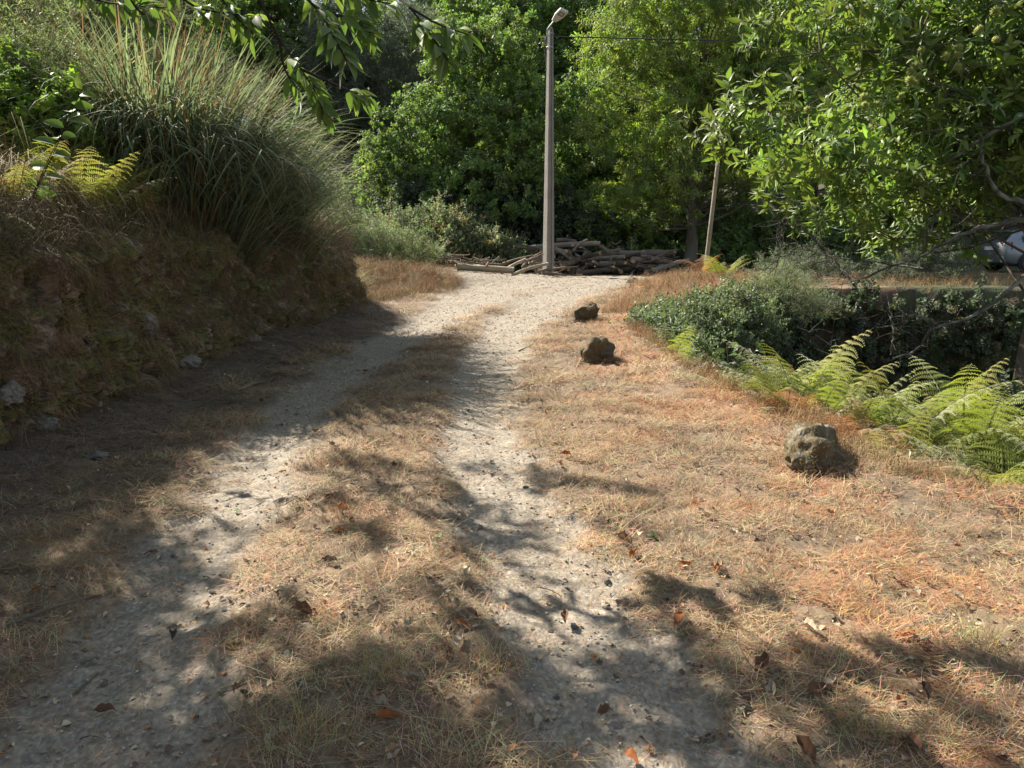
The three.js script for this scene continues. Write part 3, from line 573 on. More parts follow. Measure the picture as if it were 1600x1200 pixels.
bush({ seed: 25, name: 'bramble_bush', label: 'glossy dark bramble spilling down the gully edge past the mossy stones', x: 2.6, d: 13.2, y: 0.1, kind: 'bramble', scale: 0.72, mat: M.gloss, tints: [GRN, GRN, DRK, [1.2, 1.3, 1.2], YEL], lobes: [[-0.3, -2.5, -0.05, 0.35, 0.3, 0.6, 200], [-0.45, -1.5, 0.0, 0.42, 0.4, 0.8, 360], [-0.15, -0.6, -0.05, 0.62, 0.5, 0.8, 520], [0.55, 0.2, -0.1, 0.8, 0.6, 0.8, 620], [1.35, 1.1, -0.05, 0.85, 0.7, 0.7, 600], [0.5, -0.5, -0.75, 0.7, 0.6, 0.7, 420]] });
bush({ seed: 26, name: 'wild_shrub', label: 'pale feathery shrub at the gully rim under the chestnut', x: 5.3, d: 15.4, y: 0.35, kind: 'fine', scale: 0.62, tints: [PAL, YEL, GRN, [1.5, 1.6, 1.3]], lobes: [[0, 0, 0.0, 0.55, 0.75, 0.5, 190], [0.8, 0.6, 0.0, 0.45, 0.45, 0.5, 90], [-0.8, 0.1, 0.0, 0.5, 0.5, 0.5, 110]] });
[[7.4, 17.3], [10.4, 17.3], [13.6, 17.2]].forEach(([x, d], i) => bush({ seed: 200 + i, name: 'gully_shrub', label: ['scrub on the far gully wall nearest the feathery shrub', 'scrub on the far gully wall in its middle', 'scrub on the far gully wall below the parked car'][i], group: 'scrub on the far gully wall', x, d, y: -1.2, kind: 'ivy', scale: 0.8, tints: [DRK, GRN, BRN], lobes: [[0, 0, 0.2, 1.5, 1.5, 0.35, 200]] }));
bush({ seed: 28, name: 'bank_shrub', label: 'small-leaved shrub beside the pampas grass on the bank', x: -5.6, d: 9.4, kind: 'fine', scale: 0.75, tints: [[1.1, 1.2, 0.8], YEL, GRN], lobes: [[-0.1, 0, 0.3, 1.0, 1.6, 0.8, 620], [-1.6, 0.6, 0.3, 1.2, 1.5, 0.9, 620]] });
bush({ seed: 32, name: 'bank_shrub', label: 'yellow-green leafy shrub among the bracken at the left frame edge', x: -5.2, d: 8.6, kind: 'broad', scale: 0.5, tints: [YEL, GRN, [1.3, 1.3, 0.9]], lobes: [[0, 0, 0.4, 0.8, 1.0, 0.6, 320], [-0.8, 0.7, 0.5, 0.9, 1.2, 0.7, 320]] });
bush({ seed: 29, name: 'soft_green_bush', label: 'soft pale green bush behind the pampas fringe', x: -4.2, d: 19.5, kind: 'fine', scale: 0.95, tints: [YEL, PAL, [1.3, 1.5, 1]], lobes: [[-0.6, 0, 0.0, 0.9, 1.5, 0.9, 360], [0.2, 0.4, 0, 0.9, 0.9, 0.9, 260], [1, 1.4, 0, 1.0, 0.7, 0.9, 220], [-1.8, 0.5, 0.1, 1.2, 1.9, 1, 380]] });
bush({ seed: 30, name: 'roadside_shrub', label: 'shaded shrub in front of the parked car', x: 10.4, d: 19.6, kind: 'fine', scale: 0.8, tints: [DRK, GRN], lobes: [[0, 0, 0.1, 1.2, 0.6, 0.6, 180], [-3, 0.2, 0, 1.4, 0.5, 0.6, 160]] });
{ // ivy on the chestnut stem at the right edge
  bush({ seed: 31, name: 'ivy_plant', label: 'dark glossy ivy climbing the chestnut stem at the right frame edge', category: 'ivy', x: 5.2, d: 7.9, kind: 'ivy', scale: 0.62, mat: M.gloss, tints: [DRK, GRN, [1.4, 1.5, 1.4]], lobes: [[0.05, 0, 0.6, 0.42, 0.7, 0.35, 130], [0.1, 0, 1.35, 0.5, 0.65, 0.4, 130]] });
}
console.log('bushes done');

// ------------------------------------------------------------------ pampas grass and other long blades
function bladeGeo(seed, L, arch, w, c1, c2) {
  const r = rng(seed), b = new GB(), pts = [], n = 12, tw = (r() - 0.5) * 0.5; let a = 0.05 + 0.1 * r(), p = V(0, 0, 0);
  for (let k = 0; k <= n; k++) { pts.push(p.clone()); p = p.clone().add(V(Math.sin(a) * Math.cos(tw * k / n), Math.cos(a), Math.sin(a) * Math.sin(tw * k / n)).multiplyScalar(L / n)); a += arch / n * (0.25 + 1.9 * (k / n)) ; }
  b.ribbon(pts, (t) => w * (0.35 + 0.65 * Math.sin(Math.PI * Math.min(1, 0.25 + t * 0.35))) * (1 - Math.pow(t, 3)), V(0.1, 0, 1).normalize(), c1, c2);
  return b.build();
}
const bladeSets = { green: [], dry: [] };
for (let k = 0; k < 8; k++) { bladeSets.green.push(bladeGeo(500 + k, 1, 0.55 + 0.34 * k, 0.0085, [0.135, 0.175, 0.08], [0.19, 0.235, 0.115])); bladeSets.dry.push(bladeGeo(520 + k, 1, 0.3 + 0.35 * k, 0.006, [0.27, 0.175, 0.085], [0.38, 0.27, 0.13])); }
function pampas(o) {
  const r = rng(o.seed), b = gp(o.x, o.d, -0.05), T = thing('pampas_grass', o.label, 'grass clump', [b.x, b.y, b.z], 0, o.group), list = [], dry = [];
  for (let k = 0; k < o.n; k++) {
    const a = r() * 6.283, q = Math.sqrt(r()), p = V(Math.cos(a) * q * o.R, 0, Math.sin(a) * q * o.R), L = o.L * (0.55 + 0.5 * r());
    p.y = Math.min(0.2, H(o.x + p.x, o.d - p.z) - b.y);
    const lean = (o.up ?? 0.06) + 0.42 * q * r() + (o.lean ?? 0), dir = V(Math.cos(a) * lean + (o.sway ?? 0) * r(), 1, Math.sin(a) * lean + (o.swayz ?? 0) * r()).addScaledVector(rdir(r), 0.13).normalize(), v = 0.5 + 0.85 * r(), w = 0.9 + 0.35 * r();
    const yaw = -Math.atan2(dir.z, dir.x) + (r() - 0.5) * 1.8;
    const m = new THREE.Matrix4().compose(p, new THREE.Quaternion().setFromUnitVectors(up, dir).multiply(new THREE.Quaternion().setFromAxisAngle(up, yaw)), V(L, L, L * (0.8 + 0.8 * r())));
    (r() < (o.dry ?? 0.1) ? dry : list).push([m, [v * w * o.tint[0], v * o.tint[1], v * o.tint[2]]]);
  }
  joined('blades', bladeSets.green, M.blade, list, T, 'stuff');
  joined('dry_blades', bladeSets.dry, M.dry, dry.map(([m, c]) => [m, [c[0] / o.tint[0], c[1] / o.tint[1], c[2] / o.tint[2]]]), T, 'stuff');
  for (let k = 0; k < (o.stalks ?? 0); k++) {
    const q = new GB(), a = r() * 6.28, s = V(Math.cos(a) * 0.35 * r(), 0.1, Math.sin(a) * 0.3 * r()), e = s.clone().add(V((r() - 0.4) * 0.7, o.L * (0.95 + 0.35 * r()), (r() - 0.5) * 0.5));
    q.tube(curvePts([s, s.clone().lerp(e, 0.5).add(rdir(r).multiplyScalar(0.08)), e], 8), (t) => 0.008 * (1 - 0.5 * t), 5, [0.3, 0.19, 0.1]);
    for (let j = 0; j < 16; j++) { const t = 0.15 + 0.8 * r(), p = s.clone().lerp(e, t), d = V(r() - 0.5, 0.9 + r(), r() - 0.5).normalize(), x = V(r() - 0.5, 0, r() - 0.5).normalize(); q.ribbon([p, p.clone().addScaledVector(d, 0.22), p.clone().addScaledVector(d, 0.36).add(V(x.x * 0.1, -0.08, x.z * 0.1))], (u) => 0.012 * (1 - u), x, [0.32, 0.2, 0.1], [0.4, 0.28, 0.15]); }
    mesh('stalk', q.build(), M.dry, T);
  }
}
pampas({ seed: 61, label: 'big arching pampas grass clump with brown stalks on the bank edge', x: -4.35, d: 10.2, n: 3900, R: 0.72, L: 2.7, tint: [0.9, 1, 0.9], dry: 0.2, stalks: 9, sway: 0.2, swayz: 0.02 });
pampas({ seed: 62, label: 'fringe of pampas blades drooping over the bank corner', x: -3.8, d: 11.9, n: 1700, R: 0.5, L: 2.1, tint: [1.15, 1.2, 0.95], dry: 0.1, stalks: 0, sway: 0.3, swayz: 0.05 });
pampas({ seed: 63, label: 'blond pampas clump standing back left of the arching one', x: -8.2, d: 13.6, n: 1300, R: 0.7, L: 3.1, tint: [1.7, 1.65, 1.4], dry: 0.3, stalks: 4, sway: 0.2 });
pampas({ seed: 64, label: 'low pale grass clump at the far end of the bank', x: -3.5, d: 14.3, n: 900, R: 0.5, L: 0.95, tint: [1.9, 1.7, 0.7], dry: 0.3, stalks: 0, sway: 0.2 });
console.log('pampas done');

// ------------------------------------------------------------------ bracken
const nth = ['first', 'second', 'third', 'fourth', 'fifth', 'sixth', 'seventh', 'eighth', 'ninth', 'tenth', 'eleventh', 'twelfth', 'thirteenth', 'fourteenth', 'fifteenth', 'sixteenth', 'seventeenth'];
function frondGeo(seed, col, col2, curl) { // one metre long, rising along +y and arching towards +z
  const r = rng(seed), b = new GB(), pts = [], n = 17; let a = 0.12, p = V(0, 0, 0);
  for (let k = 0; k <= n; k++) { pts.push(p.clone()); p = p.clone().add(V(0, Math.cos(a), Math.sin(a)).multiplyScalar(1 / n)); a += (0.9 + curl) / n * (0.4 + 1.1 * k / n); }
  b.tube(pts, (t) => 0.0065 * (1 - 0.85 * t), 4, mix3(col, [0.2, 0.15, 0.05], 0.5));
  for (let k = 4; k < n; k++) {
    const t = k / n, s = (t - 4 / n) / (1 - 4 / n), L = 0.33 * Math.pow(1 - s, 0.85) * (0.8 + 0.25 * Math.min(1, s * 6)), tan = pts[k + 1].clone().sub(pts[k]).normalize(), nor = V(1, 0, 0).cross(tan).negate();
    for (const sd of [-1, 1]) {
      const dir = V(sd, 0, 0).multiplyScalar(0.9).addScaledVector(tan, 0.45).addScaledVector(rdir(r), 0.08).normalize(), drop = 0.3 + 0.45 * r(), m = Math.max(3, Math.round(L / 0.017)), o = pts[k];
      const across = tan.clone().addScaledVector(dir, -tan.dot(dir)).normalize(), c = mix3(col, col2, clamp(s * 0.7 + 0.5 * (r() - 0.3)));
      const q = (u) => o.clone().addScaledVector(dir, L * u).add(V(0, -drop * L * u * u, 0));
      b.ribbon([q(0), q(0.5), q(1)], (u) => 0.004 * (1 - 0.8 * u), across, c);
      for (let j = 0; j < m; j++) for (const e of [-1, 1]) {
        const u = (j + 0.5) / m, l = (0.012 + L * 0.075) * Math.pow(1 - u, 0.55) * (0.85 + 0.3 * r()) + 0.003, w = L / m * 0.4, pp = q(u), d = across.clone().multiplyScalar(e).addScaledVector(dir, 0.35).addScaledVector(nor, -0.15).normalize(), tip = pp.clone().addScaledVector(d, l), i0 = b.v(...pp.clone().addScaledVector(dir, -w * 0.8).toArray(), c), i1 = b.v(...pp.clone().addScaledVector(dir, w * 0.8).toArray(), c), i2 = b.v(...tip.clone().addScaledVector(dir, w * 0.5).toArray(), c), i3 = b.v(...tip.clone().addScaledVector(dir, -w * 0.2).toArray(), c);
        b.quad(i0, i1, i2, i3);
      }
    }
  }
  return b.build();
}
const fr = { green: [], yellow: [], rust: [] };
for (let k = 0; k < 4; k++) {
  fr.green.push(frondGeo(700 + k, [0.215, 0.275, 0.03], [0.3, 0.325, 0.04], 0.15 * k));
  fr.yellow.push(frondGeo(710 + k, [0.23, 0.27, 0.04], [0.33, 0.28, 0.06], 0.2 * k));
  fr.rust.push(frondGeo(720 + k, [0.3, 0.13, 0.045], [0.38, 0.19, 0.07], 0.35 + 0.3 * k));
}
M.fern = leafMat(0.55, { clearcoat: 0.05 });
function fern(seed, x, d, n, L, set, label, o = {}) {
  const r = rng(seed), b = o.y !== undefined ? V(x, o.y, -d) : gp(x, d, -0.02), T = thing(o.name ?? 'bracken_fern', label, 'fern', [b.x, b.y, b.z], 0, o.group);
  for (let k = 0; k < n; k++) {
    const g = fr[set[Math.floor(r() * set.length)]], f = mesh('frond', g[Math.floor(r() * 4)], M.fern, T), l = L * (0.65 + 0.5 * r());
    f.rotation.set((o.tilt ?? 0.16) + 0.5 * r(), (o.yaw ?? 0) + (k / n + 0.15 * r()) * 6.283 * (o.span ?? 1), 0, 'YXZ'); f.scale.set(l * (0.75 + 0.45 * r()), l, l * (0.8 + 0.45 * r())); f.rotation.z = (r() - 0.5) * 0.35; f.position.set((r() - 0.5) * 0.22, 0, (r() - 0.5) * 0.22);
  }
}
const G1 = ['green', 'green', 'green', 'yellow'], Y1 = ['yellow', 'yellow', 'green'], R1 = ['rust', 'rust', 'rust', 'yellow'];
fern(1, 1.95, 9.3, 8, 0.85, G1, 'yellow-green bracken at the gully edge just beyond the second mossy stone', { y: 0.1 });
fern(2, 4.5, 16.6, 7, 1.0, G1, 'bracken on the grassy hump below the leaning pole');
fern(3, 4.15, 16.9, 3, 0.9, R1, 'rust-brown bracken beside the fern on the grassy hump');
const gf = 'green bracken of the fern bed along the gully';
[[2.3, 7.1, 7, 0.85, G1], [2.65, 6.9, 8, 1.05, G1], [2.95, 6.7, 9, 1.1, G1], [3.35, 6.4, 9, 1.2, G1], [3.05, 5.9, 9, 1.0, G1], [3.75, 6.1, 10, 1.2, G1], [3.5, 5.35, 9, 1.0, G1], [4.2, 5.8, 8, 1.1, G1], [3.2, 5.15, 8, 0.8, G1], [3.95, 6.7, 8, 1.2, G1], [4.4, 6.4, 7, 1.05, Y1], [3.3, 4.8, 8, 0.7, G1], [3.9, 5.0, 8, 0.85, G1], [2.8, 6.3, 8, 0.9, G1], [2.4, 6.8, 8, 0.9, G1], [2.55, 6.45, 9, 0.95, G1], [2.25, 7.5, 7, 0.7, Y1]]
  .sort((a, b) => a[0] / a[1] - b[0] / b[1]).forEach(([x, d, n, l, q], i) => fern(20 + i, x, d, n, l, q, `bright green bracken in the gully fern bed, ${nth[i]} from the mossy-stone side`, { y: Math.max(roadY(d) - (x < 2.9 ? 0.15 : 0.38), Math.min(roadY(d), H(x, d))) - 0.04, group: gf }));
[[2.5, 5.6, 8, 0.62], [2.45, 5.3, 9, 0.62], [2.75, 5.5, 8, 0.7], [2.3, 6.2, 6, 0.5], [2.65, 5.1, 8, 0.6], [2.55, 6.15, 6, 0.6], [2.3, 5.6, 6, 0.45]].sort((a, b) => a[0] / a[1] - b[0] / b[1]).forEach(([x, d, n, l], i) => fern(50 + i, x, d, n, l, R1, `withered rust-orange bracken behind the nearest mossy stone, ${nth[i]} along the rim`, { y: Math.max(roadY(d) - 0.22, Math.min(roadY(d), H(x, d))) - 0.03, group: 'withered bracken by the nearest stone' }));
fern(60, 2.1, 7.6, 5, 0.42, ['rust', 'yellow', 'green'], 'small reddish bracken where the verge drops into the gully', { y: 0.05 });
[[-4.15, 6.9, 9, 0.7, G1], [-4.5, 7.3, 9, 0.8, ['green', 'yellow']], [-4.75, 7.8, 10, 0.95, G1], [-5.0, 8.3, 10, 1.0, ['green', 'yellow', 'green']], [-4.25, 7.7, 8, 0.75, ['green', 'rust', 'yellow']], [-5.4, 8.7, 9, 1.05, ['green', 'yellow']], [-4.05, 7.3, 8, 0.8, R1], [-4.1, 6.5, 8, 0.75, R1], [-4.45, 8.6, 8, 0.95, ['green', 'green', 'rust']], [-5.7, 9.2, 9, 1.1, G1], [-4.9, 9.2, 9, 1.1, ['green', 'yellow', 'green']], [-3.95, 8.2, 7, 0.7, ['rust', 'green']], [-3.95, 7.4, 8, 0.95, ['green', 'yellow']], [-4.15, 7.95, 9, 0.8, ['green', 'yellow']], [-4.3, 8.35, 9, 0.85, ['green', 'green', 'yellow']], [-3.8, 7.0, 6, 0.6, ['green', 'rust']]]
  .sort((a, b) => a[0] / a[1] - b[0] / b[1]).forEach(([x, d, n, l, q], i) => fern(70 + i, x, d, n, l, q, `yellowing bracken on top of the left bank, ${nth[i]} from the frame edge`, { y: HH(x, d) + 0.1, group: 'bracken on the left bank' }));
// leafy shoot on the bank
{
  const r = rng(81), b = at(36, 345, 6.4), T = thing('leafy_shoot', 'slender shoot with broad bright leaves sticking up from the left bank', 'shoot', [b.x, b.y, b.z]);
  for (const [pts, n] of [[[[36, 345], [60, 290], [90, 225], [112, 175], [128, 140]], 15], [[[40, 330], [70, 262], [104, 190]], 6]]) {
    const c = curvePts(pts.map(([x, y]) => at(x, y, 6.4).sub(b)), 12), g = new GB(); g.tube(c, (t) => 0.006 * (1 - 0.7 * t), 5, [0.09, 0.06, 0.035]); mesh('stem', g.build(), M.bark, T);
    for (let k = 0; k < n; k++) { const t = 0.12 + 0.88 * k / (n - 1), i = Math.min(11, Math.floor(t * 12)); const sd = k % 2 ? 1 : -1; leafMesh(T, ovalLeaves, r, c[i].clone().lerp(c[i + 1], t * 12 - i), V(sd * 0.8 + 0.5, 0.1 + (t > 0.95 ? 1 : 0) + 0.3 * (r() - 0.5), (r() - 0.5) * 0.9), V(0.2 * (r() - 0.5), 0.6, 0.8).addScaledVector(rdir(r), 0.4), 0.12 + 0.08 * r()); }
  }
  const s = new GB(); s.tube([V(0, 0, 0), gp(b.x - 0.05, 6.45).sub(b)], () => 0.007, 5, [0.09, 0.06, 0.035]); mesh('stem', s.build(), M.bark, T);
}
console.log('ferns done');

// ------------------------------------------------------------------ dry grass, litter, moss: masses nobody could count
function strawGeo(seed, n, size, L, w, lie, cols) {
  const r = rng(seed), b = new GB();
  for (let k = 0; k < n; k++) {
    const a = r() * 6.283, l = L * (0.4 + 0.8 * r()), o = V((r() - 0.5) * size, 0.004 * r(), (r() - 0.5) * size), e = lie * (0.6 + 0.8 * r()), d = V(Math.cos(a) * Math.cos(e), Math.sin(e), Math.sin(a) * Math.cos(e)), bend = V((r() - 0.5), -0.25 * r() * Math.sin(e) * 3, (r() - 0.5)).multiplyScalar(l * 0.5);
    const c = cols[Math.floor(r() * cols.length)].map((q) => q * (0.7 + 0.6 * r())), side = V(-Math.sin(a), 0.5 * (r() - 0.5), Math.cos(a)).normalize();
    b.ribbon([o, o.clone().addScaledVector(d, l * 0.5).addScaledVector(bend, 0.25), o.clone().addScaledVector(d, l).add(bend)].map((p) => { p.y = Math.max(0.002, p.y); return p; }), (t) => w * (0.6 + 0.4 * r()) * (1 - 0.6 * t), side, c);
  }
  return b.build();
}
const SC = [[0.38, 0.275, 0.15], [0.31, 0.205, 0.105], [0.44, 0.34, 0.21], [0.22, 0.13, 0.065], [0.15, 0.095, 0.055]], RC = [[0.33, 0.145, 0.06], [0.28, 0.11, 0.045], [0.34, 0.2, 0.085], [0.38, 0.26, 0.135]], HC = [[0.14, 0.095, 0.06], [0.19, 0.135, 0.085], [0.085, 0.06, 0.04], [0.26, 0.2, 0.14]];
const straw = { lie: [0, 1, 2, 3].map((k) => strawGeo(800 + k, 125, 0.22, 0.11, 0.0033, 0.28, SC)), red: [0, 1, 2].map((k) => strawGeo(810 + k, 105, 0.22, 0.085, 0.0036, 0.42, RC)), hum: [0, 1].map((k) => strawGeo(820 + k, 110, 0.24, 0.12, 0.0034, 0.14, HC)), stand: [0, 1].map((k) => strawGeo(830 + k, 90, 0.18, 0.11, 0.0022, 0.8, SC)), thin: [0, 1, 2].map((k) => strawGeo(835 + k, 46, 0.24, 0.085, 0.0028, 0.12, SC)) };
{
  const r = rng(88), L = { lie: [], red: [], hum: [], stand: [], thin: [] };
  const step = (d) => d < 4 ? 0.11 : d < 7 ? 0.14 : d < 12 ? 0.22 : 0.34;
  for (let d = 1.3; d < 23.5; d += step(d)) for (let x = Math.max(-3.6, -0.8 * d - 1); x < Math.min(6, 0.8 * d + 1); x += step(d)) {
    const px = x + (r() - 0.5) * step(d) * 1.6, pd = d + (r() - 0.5) * step(d) * 1.6, c = cover(px, pd);
    if (c.q > 0.25 || px < xBank(pd) - 0.1) continue;
    if (c.tr > 0.6 && r() < (pd > 5 ? 0.45 : 0.02)) continue;
    if (r() < 0.35 * ss(0.05, -0.4, c.n)) continue;
    const s = (0.75 + 0.6 * r()) * (step(d) / 0.15) ** 0.8 * mix(1, 0.7, c.tr), v = 0.75 + 0.45 * r() + 0.2 * c.n;
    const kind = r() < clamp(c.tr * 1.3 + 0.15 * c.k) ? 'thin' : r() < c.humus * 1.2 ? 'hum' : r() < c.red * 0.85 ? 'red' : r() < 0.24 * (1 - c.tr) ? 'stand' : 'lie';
    const N = V(0, 1, 0), p = gp(px, pd, 0.004), e = 0.12; N.set(H(px - e, pd) - H(px + e, pd), 2 * e, H(px, pd + e) - H(px, pd - e)).normalize();
    L[kind].push([place(p, N, s, r() * 6.28), [v, v * (0.96 + 0.06 * r()), v * 0.98]]);
  }
  for (const [sx, sd, R] of [[1.2, 12.3, 0.2], [1.0, 8.9, 0.2], [2.02, 4.95, 0.24]]) for (let k = 0; k < 16; k++) { const a = k * 0.39 + r(), q = R * (0.8 + 0.35 * r()), v = 0.8 + 0.4 * r(); L[k % 3 ? 'stand' : 'red'].push([place(gp(sx + Math.cos(a) * q, sd + Math.sin(a) * q), V(Math.cos(a) * 0.25, 1, -Math.sin(a) * 0.25).normalize(), 0.7 + 0.4 * r(), r() * 6.28), [v, v, v]]); }
  const T = thing('dry_grass', 'trampled dry straw and mown grass covering the track verges', 'dry grass'); T.userData.kind = 'stuff';
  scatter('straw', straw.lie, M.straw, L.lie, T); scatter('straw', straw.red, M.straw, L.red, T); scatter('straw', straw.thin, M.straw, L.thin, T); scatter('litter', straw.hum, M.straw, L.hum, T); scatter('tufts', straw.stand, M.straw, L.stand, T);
  console.log('straw', Object.values(L).map((l) => l.length));
}
{ // hanging roots, dead grass and moss on the bank, and the brown mat on top
  const r = rng(89), hairG = [0, 1, 2, 3].map((k) => strawGeo(840 + k, 44, 0.2, 0.2, 0.0036, 1.15, [[0.2, 0.145, 0.08], [0.155, 0.115, 0.055], [0.29, 0.225, 0.14], [0.11, 0.08, 0.052], [0.17, 0.11, 0.065]])), mossG = [0, 1].map((k) => strawGeo(850 + k, 110, 0.19, 0.032, 0.0045, 0.9, [[0.2, 0.15, 0.045], [0.16, 0.135, 0.035], [0.22, 0.14, 0.06]]));
  const hair = [], moss = [], mat = [];
  for (let k = 0; k < 7000; k++) {
    const u = Math.pow(r(), 0.9) * 0.93 + 0.03, v = r() * 1.02, p = bankPoint(u, v, 0.0), out = p.out.clone().add(V(0, 0.35, 0)).normalize(), m = n3(u * 40, v * 3, 3), t = 0.65 + 0.7 * r();
    if (m > 0.05 && r() < 0.6) moss.push([place(p, out.addScaledVector(rdir(r), 0.35).normalize(), 0.7 + 0.7 * r(), r() * 6.28), [t, t, t]]);
    else if (m < -0.2 ? r() < 0.22 : r() < 0.75) hair.push([place(p.clone().addScaledVector(p.out, 0.015), p.out.clone().multiplyScalar(0.3).add(V(0, -0.85, 0)).addScaledVector(rdir(r), 0.3).normalize(), 0.5 + 0.7 * r(), r() * 6.28), [t, t * 0.95, t * 0.9]]);
  }
  const T = thing('bank_moss', 'brown moss, rootlets and dead grass hanging on the cut bank', 'moss'); T.userData.kind = 'stuff';
  scatter('hanging_grass', hairG, M.straw, hair, T); scatter('moss', mossG, M.straw, moss, T);
  // brown grass mat on the crest: longer, arching over the edge
  const long = [0, 1, 2, 3].map((k) => { const b = new GB(), q = rng(860 + k); for (let j = 0; j < 22; j++) { const a = q() * 6.28, l = 0.25 + 0.35 * q(), o = V((q() - 0.5) * 0.25, 0, (q() - 0.5) * 0.25), d = V(Math.cos(a), 0, Math.sin(a)), rise = 0.3 + 0.5 * q(), c = [[0.27, 0.185, 0.09], [0.34, 0.25, 0.13], [0.2, 0.125, 0.065], [0.2, 0.18, 0.07]][j % 4]; b.ribbon([o, o.clone().addScaledVector(d, l * 0.25).add(V(0, l * rise, 0)), o.clone().addScaledVector(d, l * 0.6).add(V(0, l * rise * 1.1, 0)), o.clone().addScaledVector(d, l).add(V(0, l * (rise * 0.5 - 0.2), 0))], (t) => 0.0045 * (1 - 0.7 * t), V(-d.z, 0, d.x), c); } return b.build(); });
  for (let k = 0; k < 1500; k++) {
    const u = r() * 0.9 + 0.05, v = 0.94 + Math.pow(r(), 1.2) * 0.5, p = bankPoint(u, Math.min(v, 1.39)), t = (0.4 + 0.6 * r()) * (0.8 + 0.5 * n2(u * 60, v * 3)); if (n2(u * 34, v * 4 + 9) < -0.35) continue;
    mat.push([place(p, V(0, 1, 0).addScaledVector(p.out, v < 1.05 ? 0.9 : 0.2).addScaledVector(rdir(r), 0.35).normalize(), 0.45 + 0.5 * r(), r() * 6.28), [t, t, t]]);
  }
  for (let k = 0; k < 1500; k++) { const d = 4.2 + 11 * r(), x = xBank(d) - 0.7 - 3.4 * r(), p = gp(x, d), t = 0.6 + 0.6 * r(); mat.push([place(p, V(0, 1, 0).addScaledVector(rdir(r), 0.3).normalize(), 0.9 + 0.7 * r(), r() * 6.28), [t, t, t]]); }
  const B = thing('brown_grass', 'matted brown dead grass along the crest of the bank', 'dead grass'); B.userData.kind = 'stuff';
  joined('grass_mat', long, M.straw, mat, B);
  // dry grass round the far slopes, gully rims and the terrace
  const far = [];
  for (let k = 0; k < 5200; k++) {
    const which = r(); let x, d;
    if (which < 0.3) { d = 14.2 + 5 * r(); x = lerpTable([[14.2, -2.9], [17.4, -1.2], [19.4, 0.6]], d) - 0.1 - 3 * r(); if (trackMask(x, d) > 0.3) continue; }
    else if (which < 0.55) { d = 13 + 7 * r(); x = lerpTable([[13, 1.5], [18, 2.9], [20, 4]], d) + 3.4 * r(); }
    else if (which < 0.8) { if (r() < 0.5) continue; d = 17.6 + 3.4 * r(); x = 5 + 13 * r(); }
    else { const j = Math.floor(r() * 7), a = ditchPoly[j], c = ditchPoly[j + 1] ?? a, t = r(); x = mix(a[0], c[0], t) + (r() - 0.6) * 0.35; d = mix(a[1], c[1], t) + (r() - 0.5) * 0.3; }
    if (insideDitch(x, d) > 0.4) continue;
    if (which >= 0.8 && r() < 0.55) continue;
    const v = 0.65 + 0.5 * r(), red = fbm(x * 1.2, d * 1.2, 2) > 0.05; far.push([place(gp(x, d), V(0, 1, 0).addScaledVector(rdir(r), 0.3).normalize(), (which < 0.8 ? 0.55 : 0.4) * (0.7 + 0.6 * r()), r() * 6.28), red ? [v * 1.25, v * 0.95, v * 0.8] : [v * 1.35, v * 1.3, v * 1.3]]);
  }
  const Q = thing('verge_grass', 'standing dry grass on the road slopes and the gully rim', 'dry grass'); Q.userData.kind = 'stuff';
  scatter('grass_clumps', long, M.straw, far, Q);
}
{ // crumbled leaf bits everywhere on the ground
  const r = rng(93), geos = [0, 1, 2].map((k) => { const b = new GB(); b.leaf(V(0, -0.5, 0), V(0, 1, 0), V(0, 0, 1), 1, 0.5 + 0.2 * k, 3, 0.6, 0.5, [1, 1, 1], 1); return b.build(); }), tones = [[0.2, 0.11, 0.055], [0.13, 0.08, 0.05], [0.42, 0.34, 0.23], [0.3, 0.24, 0.17], [0.24, 0.16, 0.1], [0.36, 0.16, 0.06]], list = [];
  for (let k = 0; k < 19000; k++) {
    const d = 1.5 + 12 * Math.pow(r(), 1.7), x = Math.max(xBank(d) + 0.1, -0.75 * d) + (Math.min(3, 0.75 * d) - Math.max(xBank(d) + 0.1, -0.75 * d)) * r(), c = cover(x, d); if (c.q > 0.1 || r() < c.tr * 0.6 || r() < 0.5 * ss(0.1, -0.3, c.k)) continue;
    const t = tones[Math.floor(r() * 6)], v = 0.7 + 0.6 * r(), s = (0.008 + 0.026 * Math.pow(r(), 2.5)) * (1 + 0.04 * d);
    list.push([new THREE.Matrix4().compose(gp(x, d, 0.005 + 0.008 * r()), new THREE.Quaternion().setFromEuler(new THREE.Euler(-1.57 + (r() - 0.5) * 0.7, (r() - 0.5) * 0.7, r() * 6.28)), V(s, s, s)), t.map((q) => q * v)]);
  }
  const T = thing('leaf_litter', 'crumbled brown leaf bits strewn through the dry grass', 'leaf litter'); T.userData.kind = 'stuff';
  scatter('flakes', geos, M.straw, list, T);
}
